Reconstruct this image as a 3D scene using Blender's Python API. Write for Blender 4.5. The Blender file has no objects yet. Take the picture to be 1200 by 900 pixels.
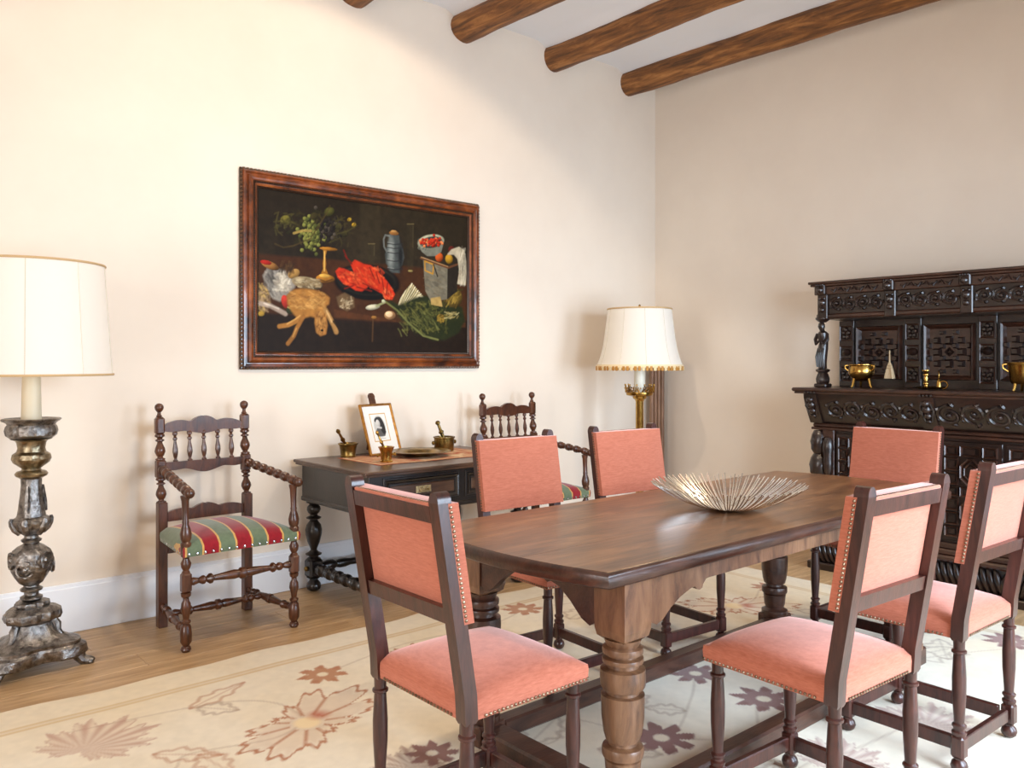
import bpy, math, random
import numpy as np
from mathutils import Matrix, Vector
PI = math.pi
random.seed(7); rng = np.random.default_rng(7)
scene = bpy.context.scene
C = scene.collection

# ---------------------------------------------------------------- camera, world, lights
F, HY, H = 975.0, 425.0, 1.40            # focal length and horizon in pixels of a 1200x900 frame, eye height in metres
A = math.atan(1120 / F)                   # heading, measured from the long (painting) wall
cam_d = bpy.data.cameras.new('camera'); cam = bpy.data.objects.new('camera', cam_d); C.objects.link(cam)
cam.location = (0, 0, H); cam.rotation_euler = (PI/2, 0, A - PI/2)
cam_d.sensor_width = 36; cam_d.lens = F / 1200 * 36; cam_d.shift_y = -(450 - HY) / 1200; cam_d.clip_start = .05
scene.camera = cam
vs = scene.view_settings
vs.view_transform = 'Standard'; vs.look = 'None'; vs.gamma = 1; vs.use_curve_mapping = False; vs.exposure = 0.14
w = bpy.data.worlds.new('sky'); scene.world = w; w.use_nodes = True
w.node_tree.nodes['Background'].inputs[0].default_value = (.62, .76, 1, 1)
w.node_tree.nodes['Background'].inputs[1].default_value = 1.0

XL, XR, YB, YF, ZC = -2.4, 5.85, -.80, 4.77, 3.92    # inner faces of the room

def area(name, loc, rot, sx, sy, power, col, spread=PI):
    d = bpy.data.lights.new(name, 'AREA'); d.shape = 'RECTANGLE'; d.size = sx; d.size_y = sy
    d.energy = power; d.color = col; d.spread = spread
    o = bpy.data.objects.new(name, d); C.objects.link(o); o.location = loc; o.rotation_euler = rot
    return o
DAY = (.66, .82, 1.0)
WIN_B = [(1.9, 3.2, .12, 2.35), (3.9, 5.2, .12, 2.35)]       # openings in the wall behind the camera (x0,x1,z0,z1)
WIN_L = [(.6, 2.2, .25, 2.75)]                                   # opening in the wall to the left of the camera (y0,y1,z0,z1)
for i, (x0, x1, z0, z1) in enumerate(WIN_B):
    area('daylight_window', ((x0+x1)/2, YB - .12, (z0+z1)/2), (math.radians(66), 0, 0), x1-x0, z1-z0, (125, 92)[i], DAY, math.radians(130))
for (y0, y1, z0, z1) in WIN_L:
    area('daylight_window', (XL - .12, (y0+y1)/2, (z0+z1)/2), (math.radians(92), 0, -PI/2), y1-y0, z1-z0, 125, (1, .97, .93))
def spot(loc, target, power, col, ang, blend, size):
    d = bpy.data.lights.new('ceiling_spot_bulb', 'SPOT'); d.energy = power; d.color = col; d.spot_size = ang; d.spot_blend = blend; d.shadow_soft_size = size
    o = bpy.data.objects.new('ceiling_spot_bulb', d); C.objects.link(o); o.location = loc
    o.rotation_euler = (Vector(target) - Vector(loc)).to_track_quat('-Z', 'Y').to_euler()
    return o
SPOTS = [((2.2, 2.6, 3.6), (2.35, 4.4, 1.2)), ((4.0, 2.75, 3.6), (3.2, 3.3, 0))]
spot(SPOTS[0][0], SPOTS[0][1], 104, (1, .82, .62), math.radians(115), .18, .05)
spot(SPOTS[1][0], SPOTS[1][1], 95, (1, .76, .48), math.radians(95), .6, .06)

# ---------------------------------------------------------------- mesh helpers
class MB:
    def __init__(s): s.v = []; s.f = []
    def add(s, vs_, fs, M=None):
        n = len(s.v)
        s.v += [tuple(M @ Vector(p)) for p in vs_] if M is not None else [tuple(p) for p in vs_]
        s.f += [tuple(i + n for i in f) for f in fs]; return s
    def box(s, x0, x1, y0, y1, z0, z1, c=0.0, M=None):
        if c <= 0:
            v = [(x, y, z) for z in (z0, z1) for y in (y0, y1) for x in (x0, x1)]
            return s.add(v, [(0,2,3,1),(4,5,7,6),(0,1,5,4),(2,6,7,3),(0,4,6,2),(1,3,7,5)], M)
        c = min(c, .45*(x1-x0), .45*(y1-y0), .45*(z1-z0)); v = []; idx = {}
        X = (x0, x1); Y = (y0, y1); Z = (z0, z1)
        for i in (0,1):
            for j in (0,1):
                for k in (0,1):
                    sx, sy, sz = (1-2*i)*c, (1-2*j)*c, (1-2*k)*c
                    idx[i,j,k] = len(v)
                    v += [(X[i], Y[j]+sy, Z[k]+sz), (X[i]+sx, Y[j], Z[k]+sz), (X[i]+sx, Y[j]+sy, Z[k])]
        fs = []
        for a in range(3):
            b, d = (a+1) % 3, (a+2) % 3
            for q in (0,1):
                loop = []
                for (m, n) in ((0,0),(1,0),(1,1),(0,1)):
                    t = [0,0,0]; t[a] = q; t[b] = m; t[d] = n; loop.append(idx[tuple(t)] + a)
                fs.append(tuple(loop) if q else tuple(loop[::-1]))
        for a in range(3):
            b, d = (a+1) % 3, (a+2) % 3
            for m in (0,1):
                for n in (0,1):
                    t0 = [0,0,0]; t0[b] = m; t0[d] = n; t1 = list(t0); t1[a] = 1
                    q = (idx[tuple(t0)]+b, idx[tuple(t1)]+b, idx[tuple(t1)]+d, idx[tuple(t0)]+d)
                    fs.append(q if (m == n) else q[::-1])
        for (i,j,k), n in idx.items():
            t = (n, n+1, n+2); fs.append(t if (i+j+k) % 2 else t[::-1])
        return s.add(v, fs, M)
    def lathe(s, prof, seg=16, M=None, fr=None):
        v = []; n = len(prof)
        for i, (r, z) in enumerate(prof):
            for k in range(seg):
                a = 2*PI*k/seg; rr = r*fr(a, z) if fr else r
                v.append((rr*math.cos(a), rr*math.sin(a), z))
        fs = [(i*seg+k, i*seg+(k+1) % seg, (i+1)*seg+(k+1) % seg, (i+1)*seg+k) for i in range(n-1) for k in range(seg)]
        if prof[0][0] > 1e-5: fs.append(tuple(range(seg))[::-1])
        if prof[-1][0] > 1e-5: fs.append(tuple((n-1)*seg+k for k in range(seg)))
        return s.add(v, fs, M)
    def turn(s, p0, p1, prof, seg=14):
        p0 = Vector(p0); p1 = Vector(p1); d = p1-p0; L = d.length
        M = Matrix.Translation(p0) @ d.to_track_quat('Z', 'Y').to_matrix().to_4x4()
        return s.lathe([(r, t*L) for r, t in prof], seg, M)
    def ball(s, c, r, seg=10, sz=1.0, rings=6):
        return s.lathe([(max(r*math.sin(PI*i/rings), 1e-6), -r*sz*math.cos(PI*i/rings)) for i in range(rings+1)], seg, Matrix.Translation(c))
    def tube(s, path, r, seg=6, closed=False):
        P = [Vector(p) for p in path]; n = len(P); v = []; up = None
        for i in range(n):
            t = ((P[(i+1) % n]-P[i-1]) if closed else (P[min(i+1, n-1)]-P[max(i-1, 0)])).normalized()
            if up is None:
                up = Vector((0,0,1)) if abs(t.z) < .9 else Vector((1,0,0))
            a = t.cross(up).normalized(); up = a.cross(t).normalized()
            rr = r[i] if isinstance(r, (list, tuple)) else r
            v += [P[i] + a*rr*math.cos(2*PI*k/seg) + up*rr*math.sin(2*PI*k/seg) for k in range(seg)]
        m = n if closed else n-1
        fs = [(i*seg+k, i*seg+(k+1) % seg, ((i+1) % n)*seg+(k+1) % seg, ((i+1) % n)*seg+k) for i in range(m) for k in range(seg)]
        if not closed: fs += [tuple(range(seg))[::-1], tuple((n-1)*seg+k for k in range(seg))]
        return s.add(v, fs)
    def prism(s, poly, h0, h1, M=None, c=0.0):
        n = len(poly); area2 = sum(poly[i][0]*poly[(i+1) % n][1]-poly[(i+1) % n][0]*poly[i][1] for i in range(n))
        if area2 < 0: poly = poly[::-1]
        v = [(x, y, h0) for x, y in poly] + [(x, y, h1) for x, y in poly]
        fs = [tuple(range(n))[::-1], tuple(range(n, 2*n))] + [(i, (i+1) % n, n+(i+1) % n, n+i) for i in range(n)]
        return s.add(v, fs, M)
    def ring(s, poly, wd, h, M=None):
        """raised moulding that follows a closed outline, with a sloped inner and outer face"""
        n = len(poly); ar = sum(poly[i][0]*poly[(i+1) % n][1]-poly[(i+1) % n][0]*poly[i][1] for i in range(n))
        if ar < 0: poly = poly[::-1]
        def off(d):
            out = []
            for i in range(n):
                p0, p1, p2 = Vector(poly[i-1]), Vector(poly[i]), Vector(poly[(i+1) % n])
                a = (p1-p0).normalized(); b = (p2-p1).normalized(); na = Vector((-a.y, a.x)); nb = Vector((-b.y, b.x))
                m = (na+nb).normalized(); out.append(p1 + m*(d/max(m.dot(na), .3)))
            return out
        rows = [(off(0), 0), (off(wd*.18), h), (off(wd*.55), h*.75), (off(wd), 0.0)]
        v = [(p.x, p.y, z) for r_, z in rows for p in r_]
        fs = [(i*n+k, i*n+(k+1) % n, (i+1)*n+(k+1) % n, (i+1)*n+k) for i in range(3) for k in range(n)]
        return s.add(v, fs, M)
    def grid(s, fn, nu, nv, M=None):
        v = [fn(i/nu, j/nv) for j in range(nv+1) for i in range(nu+1)]
        return s.add(v, [(j*(nu+1)+i, j*(nu+1)+i+1, (j+1)*(nu+1)+i+1, (j+1)*(nu+1)+i) for j in range(nv) for i in range(nu)], M)

def mesh(name, mb, mat, smooth=True, ang=35):
    me = bpy.data.meshes.new(name); me.from_pydata(mb.v, [], mb.f); me.materials.append(mat)
    if smooth:
        me.polygons.foreach_set('use_smooth', [True]*len(me.polygons)); me.set_sharp_from_angle(angle=math.radians(ang))
    me.update(); return me
def obj(name, mb, mat, parent=None, smooth=True, ang=35, loc=None, rot=None):
    me = mb if isinstance(mb, bpy.types.Mesh) else mesh(name, mb, mat, smooth, ang)
    o = bpy.data.objects.new(name, me); C.objects.link(o)
    if parent: o.parent = parent
    if loc: o.location = loc
    if rot: o.rotation_euler = rot
    return o
def tag(o, label, cat, group=None):
    o['label'] = label; o['category'] = cat
    if group: o['group'] = group
    return o
def thing(name, label, cat, loc=(0,0,0), rz=0, group=None):
    o = bpy.data.objects.new(name, None); C.objects.link(o); o.location = loc; o.rotation_euler = (0, 0, rz); o.empty_display_size = .05
    return tag(o, label, cat, group)
def struct(name, mb, mat, smooth=False):
    o = obj(name, mb, mat, None, smooth); o['kind'] = 'structure'; return o
def stuff(o): o['kind'] = 'stuff'; return o
def dup(root, loc, rz, label):
    r = root.copy(); C.objects.link(r); r.location = loc; r.rotation_euler = (0, 0, rz); r['label'] = label
    for ch in list(root.children):
        c = ch.copy(); C.objects.link(c); c.parent = r
        for g in list(ch.children):
            d = g.copy(); C.objects.link(d); d.parent = c
    return r

# ---------------------------------------------------------------- materials
def nt(name):
    m = bpy.data.materials.new(name); m.use_nodes = True; t = m.node_tree
    return m, t, t.nodes['Principled BSDF']
def lin(c): return tuple(((x/255+.055)/1.055)**2.4 if x > 10 else x/255/12.92 for x in c)
def rgba(c): return (c[0], c[1], c[2], 1)
def noise_ramp(t, stops, scale, stretch=(1,1,1), detail=6, rough=.6, coord='Object', dist=0.0):
    tc = t.nodes.new('ShaderNodeTexCoord'); mp = t.nodes.new('ShaderNodeMapping'); mp.inputs['Scale'].default_value = stretch
    n = t.nodes.new('ShaderNodeTexNoise'); n.inputs['Scale'].default_value = scale; n.inputs['Detail'].default_value = detail
    n.inputs['Roughness'].default_value = rough; n.inputs['Distortion'].default_value = dist
    r = t.nodes.new('ShaderNodeValToRGB')
    t.links.new(tc.outputs[coord], mp.inputs[0]); t.links.new(mp.outputs[0], n.inputs['Vector']); t.links.new(n.outputs['Fac'], r.inputs[0])
    e = r.color_ramp.elements
    while len(e) < len(stops): e.new(.5)
    for k, (p, c) in enumerate(stops): e[k].position = p; e[k].color = rgba(c)
    return n, r, mp
def bump(t, b, src, strength, dist=.01):
    bp = t.nodes.new('ShaderNodeBump'); bp.inputs['Strength'].default_value = strength; bp.inputs['Distance'].default_value = dist
    t.links.new(src, bp.inputs['Height']); t.links.new(bp.outputs[0], b.inputs['Normal']); return bp
def plain(name, col, rough=.5, metal=0, spec=.5):
    m, t, b = nt(name); b.inputs['Base Color'].default_value = rgba(col); b.inputs['Roughness'].default_value = rough
    b.inputs['Metallic'].default_value = metal; b.inputs['Specular IOR Level'].default_value = spec; return m
def wood(name, c0, c1, scale=6, stretch=(1, 8, 8), rough=.35, bstr=.15, coat=0.0, c2=None):
    m, t, b = nt(name)
    st = [(.32, c0), (.68, c1)] if c2 is None else [(.28, c0), (.52, c1), (.75, c2)]
    n, r, mp = noise_ramp(t, st, scale, stretch, 8, .65, dist=.6)
    t.links.new(r.outputs[0], b.inputs['Base Color']); b.inputs['Roughness'].default_value = rough
    b.inputs['Coat Weight'].default_value = coat; b.inputs['Coat Roughness'].default_value = .2
    n2 = t.nodes.new('ShaderNodeTexNoise'); n2.inputs['Scale'].default_value = scale*5; n2.inputs['Detail'].default_value = 6
    t.links.new(mp.outputs[0], n2.inputs['Vector']); bump(t, b, n2.outputs['Fac'], bstr, .004)
    return m
def metal(name, c0, c1, scale=18, rough=.28, bstr=.0, rr=None):
    m, t, b = nt(name); n, r, mp = noise_ramp(t, [(.35, c0), (.65, c1)], scale, (1,1,1), 5, .6)
    t.links.new(r.outputs[0], b.inputs['Base Color']); b.inputs['Metallic'].default_value = 1; b.inputs['Roughness'].default_value = rough
    if bstr: bump(t, b, n.outputs['Fac'], bstr, .01)
    return m
def fabric(name, c0, c1, sheen, tint, scale=60, stretch=(1,1,1), srough=.35, bstr=.1):
    m, t, b = nt(name); n, r, mp = noise_ramp(t, [(.3, c0), (.7, c1)], scale, stretch, 6, .7)
    t.links.new(r.outputs[0], b.inputs['Base Color']); b.inputs['Roughness'].default_value = .85; b.inputs['Specular IOR Level'].default_value = .15
    b.inputs['Sheen Weight'].default_value = sheen; b.inputs['Sheen Tint'].default_value = rgba(tint); b.inputs['Sheen Roughness'].default_value = srough
    bump(t, b, n.outputs['Fac'], bstr, .003); return m
def vcol(name, rough=.8, bscale=None, bstr=.1, spec=.2, sheen=0):
    m, t, b = nt(name); a = t.nodes.new('ShaderNodeVertexColor'); a.layer_name = 'paint'
    t.links.new(a.outputs[0], b.inputs['Base Color']); b.inputs['Roughness'].default_value = rough; b.inputs['Specular IOR Level'].default_value = spec
    b.inputs['Sheen Weight'].default_value = sheen
    if bscale:
        n, r, mp = noise_ramp(t, [(0, (0,0,0)), (1, (1,1,1))], bscale, (1,1,1), 4); bump(t, b, n.outputs['Fac'], bstr, .003)
    return m

M_wall, t_, b_ = nt('plaster_wall'); n_, r_, mp_ = noise_ramp(t_, [(.3, lin((230,216,200))), (.7, lin((236,223,207)))], 1.6, (1,1,1), 4)
t_.links.new(r_.outputs[0], b_.inputs['Base Color']); b_.inputs['Roughness'].default_value = .85; b_.inputs['Specular IOR Level'].default_value = .2; bump(t_, b_, n_.outputs['Fac'], .05, .01)
M_white = plain('white_paint', lin((236,238,242)), .45)
M_ceil = plain('white_ceiling', lin((238,238,240)), .85, spec=.2)
M_floor = wood('oak_floor', lin((160,126,88)), lin((204,170,128)), 3, (1, 9, 1), .42, .06)
M_beam = wood('log_wood', lin((34,19,10)), lin((128,80,36)), 4.5, (5, .55, 5), .6, 1.0, c2=lin((190,130,70)))
M_table = wood('worn_walnut', lin((66,40,24)), lin((114,76,47)), 2.4, (1, 5.5, 5.5), .33, .15, .08, c2=lin((152,108,70)))
M_tleg = wood('table_leg_wood', lin((58,36,26)), lin((112,78,54)), 5, (4, 4, 1), .36, .25, .2, c2=lin((136,100,72)))
M_tdark = wood('table_edge_wood', lin((44,24,18)), lin((84,52,38)), 5, (1, 4, 4), .35, .25, .2)
M_chair = wood('chair_walnut', lin((38,17,14)), lin((76,39,31)), 7, (5, 5, 1), .32, .10, .25)
M_arm = wood('armchair_walnut', lin((44,22,14)), lin((98,54,30)), 7, (5, 5, 1), .3, .08, .3)
M_black = wood('ebonised_wood', lin((14,11,10)), lin((34,26,22)), 6, (3, 3, 1), .28, .08, .3)
M_dtop = wood('desk_top_wood', lin((52,34,24)), lin((96,66,46)), 3, (1, 6, 6), .35, .08, .2)
M_oak = wood('carved_dark_oak', lin((20,12,9)), lin((47,28,21)), 7, (3, 1, 3), .30, .15, .35)
M_oak2 = wood('moulding_oak', lin((36,20,14)), lin((72,42,29)), 6, (3, 1, 3), .32, .12, .3)
M_post = wood('corner_post_wood', lin((112,80,60)), lin((164,126,98)), 6, (4, 4, .6), .5, .1)
M_velvet = fabric('salmon_velvet', lin((160,88,66)), lin((186,112,89)), .8, lin((255,212,204)), 26, (1.2, 1.2, 9), .45)
M_nail = metal('nail_brass', lin((110,90,72)), lin((160,140,118)), 20, .35)
M_steelnail = metal('nail_steel', lin((150,150,150)), lin((215,215,220)), 20, .25)
M_brass = metal('brass', lin((150,110,50)), lin((206,168,92)), 14, .24)
M_dbrass = metal('dull_brass', lin((96,76,40)), lin((160,130,74)), 14, .33)
M_silver = metal('tarnished_silver', lin((92,88,86)), lin((160,156,152)), 38, .30, .75)
M_pale = metal('pale_brass', lin((170,150,110)), lin((214,198,160)), 14, .38)
M_pewter = metal('polished_wire', lin((215,212,206)), lin((248,246,240)), 10, .26)
M_candle = plain('ivory_sleeve', lin((214,200,172)), .5)
M_trim = plain('shade_braid', lin((196,164,120)), .8)
def shade_mat():
    m, t, b = nt('silk_shade'); b.inputs['Base Color'].default_value = rgba(lin((250,247,240))); b.inputs['Roughness'].default_value = .8; b.inputs['Specular IOR Level'].default_value = .1
    tr = t.nodes.new('ShaderNodeBsdfTranslucent'); tr.inputs[0].default_value = rgba(lin((250,240,222)))
    mx = t.nodes.new('ShaderNodeMixShader'); mx.inputs[0].default_value = .35
    t.links.new(b.outputs[0], mx.inputs[1]); t.links.new(tr.outputs[0], mx.inputs[2]); t.links.new(mx.outputs[0], t.nodes['Material Output'].inputs[0]); return m
M_shade = shade_mat()
M_seam = plain('shade_seam', lin((214,204,184)), .8)
def stripe_mat():
    m, t, b = nt('striped_velvet'); tc = t.nodes.new('ShaderNodeTexCoord'); sp = t.nodes.new('ShaderNodeSeparateXYZ'); t.links.new(tc.outputs['Object'], sp.inputs[0])
    ma = t.nodes.new('ShaderNodeMath'); ma.operation = 'MULTIPLY_ADD'; ma.inputs[1].default_value = 1/.168; ma.inputs[2].default_value = 10.72; t.links.new(sp.outputs[0], ma.inputs[0])
    fr = t.nodes.new('ShaderNodeMath'); fr.operation = 'FRACT'; t.links.new(ma.outputs[0], fr.inputs[0])
    r = t.nodes.new('ShaderNodeValToRGB'); r.color_ramp.interpolation = 'CONSTANT'; t.links.new(fr.outputs[0], r.inputs[0]); e = r.color_ramp.elements
    G, O, R_ = lin((98,112,88)), lin((196,152,88)), lin((138,18,32))
    while len(e) < 4: e.new(.5)
    for k, (p, c) in enumerate([(0, G), (.44, O), (.5, R_), (.94, O)]): e[k].position = p; e[k].color = rgba(c)
    n = t.nodes.new('ShaderNodeTexNoise'); n.inputs['Scale'].default_value = 40; n.inputs['Detail'].default_value = 5
    mx = t.nodes.new('ShaderNodeMix'); mx.data_type = 'RGBA'; mx.blend_type = 'OVERLAY'; mx.inputs[0].default_value = .35
    t.links.new(tc.outputs['Object'], n.inputs['Vector']); t.links.new(r.outputs[0], mx.inputs[6]); t.links.new(n.outputs['Fac'], mx.inputs[7])
    t.links.new(mx.outputs[2], b.inputs['Base Color']); b.inputs['Roughness'].default_value = .8; b.inputs['Sheen Weight'].default_value = .35; b.inputs['Specular IOR Level'].default_value = .15
    return m
M_stripe = stripe_mat()
M_glass, t_, b_ = nt('window_glass'); b_.inputs['Roughness'].default_value = 0; b_.inputs['Transmission Weight'].default_value = 1; b_.inputs['IOR'].default_value = 1.0

# ---------------------------------------------------------------- room
def wall_cells(axis, pos0, pos1, a0, a1, z0, z1, holes):
    mb = MB(); A_ = sorted({a0, a1, *[h[0] for h in holes], *[h[1] for h in holes]}); Z_ = sorted({z0, z1, *[h[2] for h in holes], *[h[3] for h in holes]})
    for i in range(len(A_)-1):
        for j in range(len(Z_)-1):
            ca, cz = (A_[i]+A_[i+1])/2, (Z_[j]+Z_[j+1])/2
            if any(h[0] < ca < h[1] and h[2] < cz < h[3] for h in holes): continue
            if axis == 'x': mb.box(A_[i], A_[i+1], pos0, pos1, Z_[j], Z_[j+1])
            else: mb.box(pos0, pos1, A_[i], A_[i+1], Z_[j], Z_[j+1])
    return mb
ZT = ZC + .25
struct('wall_left', wall_cells('x', YF, YF+.2, XL-.2, XR+.2, -.1, ZT, []), M_wall)
struct('wall_right', wall_cells('y', XR, XR+.2, YB-.2, YF, -.1, ZT, []), M_wall)
struct('wall_back', wall_cells('x', YB-.2, YB, XL-.2, XR, -.1, ZT, WIN_B), M_wall)
struct('wall_near', wall_cells('y', XL-.2, XL, YB, YF, -.1, ZT, WIN_L), M_wall)
floor = struct('floor', MB().box(XL-.2, XR+.2, YB-.2, YF+.2, -.1, -.012), plain('subfloor', lin((96,70,46)), .8))
pw, pl = .19, 1.9
pm = mesh('plank', MB().box(.0008, pl-.0008, .0008, pw-.0008, -.016, 0, .0015), M_floor, False)
y = YF - pw; row = 0
while y > YB - pw:
    x = XL - random.random()*pl
    while x < XR:
        if (y > 3.2 or x + pl > 3.9 or row % 1 == 0):
            x0, x1 = max(x, XL), min(x+pl, XR)
            if x1 - x0 > .05:
                if x0 == x and x1 == x+pl: o = obj('plank', pm, M_floor, floor, loc=(x, y, 0))
                else: o = obj('plank', MB().box(.0008, x1-x0-.0008, .0008, pw-.0008, -.016, 0, .0015), M_floor, floor, False, loc=(x0, y, 0))
        x += pl
    y -= pw; row += 1
for n, (a, b) in enumerate([((XL, XR), 'left')]):
    struct('baseboard_left', MB().box(XL, XR, YF-.022, YF, 0, .235, .004).box(XL, XR, YF-.016, YF, .23, .255, .004), M_white)
struct('baseboard_right', MB().box(XR-.022, XR, YB, YF-.023, 0, .235, .004).box(XR-.016, XR, YB, YF-.023, .23, .255, .004), M_white)
BX = [.085, .985, 1.885, 2.787, 3.686, 4.584, 5.495]; BR = .104
mb = MB(); prof = []
edges = [XL-.2] + BX + [XR+.2]
for i in range(len(edges)-1):
    a, b = edges[i], edges[i+1]
    for k in range(13):
        u = k/12; d = min(u, 1-u)*(b-a); prof.append((a+(b-a)*u, ZC - .075*max(0, 1-max(0, d-.03)/.16)**2))
n = len(prof)
mb.add([(x, yy, z) for x, z in prof for yy in (YB-.2, YF+.2)], [(2*i, 2*i+2, 2*i+3, 2*i+1) for i in range(n-1)])
mb.box(XL-.2, XR+.2, YB-.2, YF+.2, ZC+.03, ZC+.2)
o = struct('ceiling', mb, M_ceil, True)
for i, x in enumerate(BX):
    mb = MB(); L = YF - YB; segs = 70; ns = 20; ph = [random.random()*6 for _ in range(6)]
    v = []
    for j in range(segs+1):
        yy = YB + L*j/segs
        for k in range(ns):
            a = 2*PI*k/ns
            r = BR*(1 + .05*math.sin(2.1*yy+ph[0]+a) + .035*math.sin(5.3*yy+ph[1]+2*a) + .03*math.sin(3*a+ph[2]+.8*yy) + .025*math.sin(17*yy+ph[3]+3*a)*math.sin(7*yy+ph[4]))
            v.append((x + r*math.cos(a) + .012*math.sin(1.3*yy+ph[5]), yy, 3.815 + r*math.sin(a)))
    fs = [(j*ns+k, (j+1)*ns+k, (j+1)*ns+(k+1) % ns, j*ns+(k+1) % ns) for j in range(segs) for k in range(ns)]
    fs += [tuple(range(ns)), tuple(segs*ns+k for k in range(ns))[::-1]]
    mb.add(v, fs); tag(obj('ceiling_beam', mb, M_beam), 'rough dark brown round log beam under the white ceiling', 'beam', 'log beams under the white ceiling')
wi = 0
for axis, lst in (('x', WIN_B), ('y', WIN_L)):
    for (a0, a1, z0, z1) in lst:
        wi += 1; mb = MB()
        def bar(p0, p1, q0, q1):
            if axis == 'x': mb.box(p0, p1, YB-.06, YB-.01, q0, q1, .004)
            else: mb.box(XL-.06, XL-.01, p0, p1, q0, q1, .004)
        bar(a0, a0+.06, z0, z1); bar(a1-.06, a1, z0, z1); bar(a0+.06, a1-.06, z0, z0+.06); bar(a0+.06, a1-.06, z1-.06, z1)
        m_ = (a0+a1)/2; bar(m_-.03, m_+.03, z0+.06, z1-.06)
        struct('window_%d' % wi, mb, M_white)
# unseen ceiling spotlights above the frame: one washes the painting wall, one warms the rug
for i, (p, tg) in enumerate(SPOTS):
    t = thing('ceiling_spotlight', ('white ceiling spotlight can aimed at the painting wall', 'white ceiling spotlight can aimed at the rug behind the table')[i], 'spotlight', (p[0], p[1], 0), 0, 'ceiling spotlights')
    d = (Vector(tg)-Vector(p)).normalized(); q = Vector((0, 0, p[2])) - d*.02
    mb = MB(); mb.tube([q - d*.13, q], .05, 14); mb.f = [f for f in mb.f if len(f) == 4]
    obj('can', mb, M_white, t); obj('stem', MB().tube([(0, 0, p[2]+.1), (0, 0, ZC)], .01, 8), M_white, t)

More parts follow.
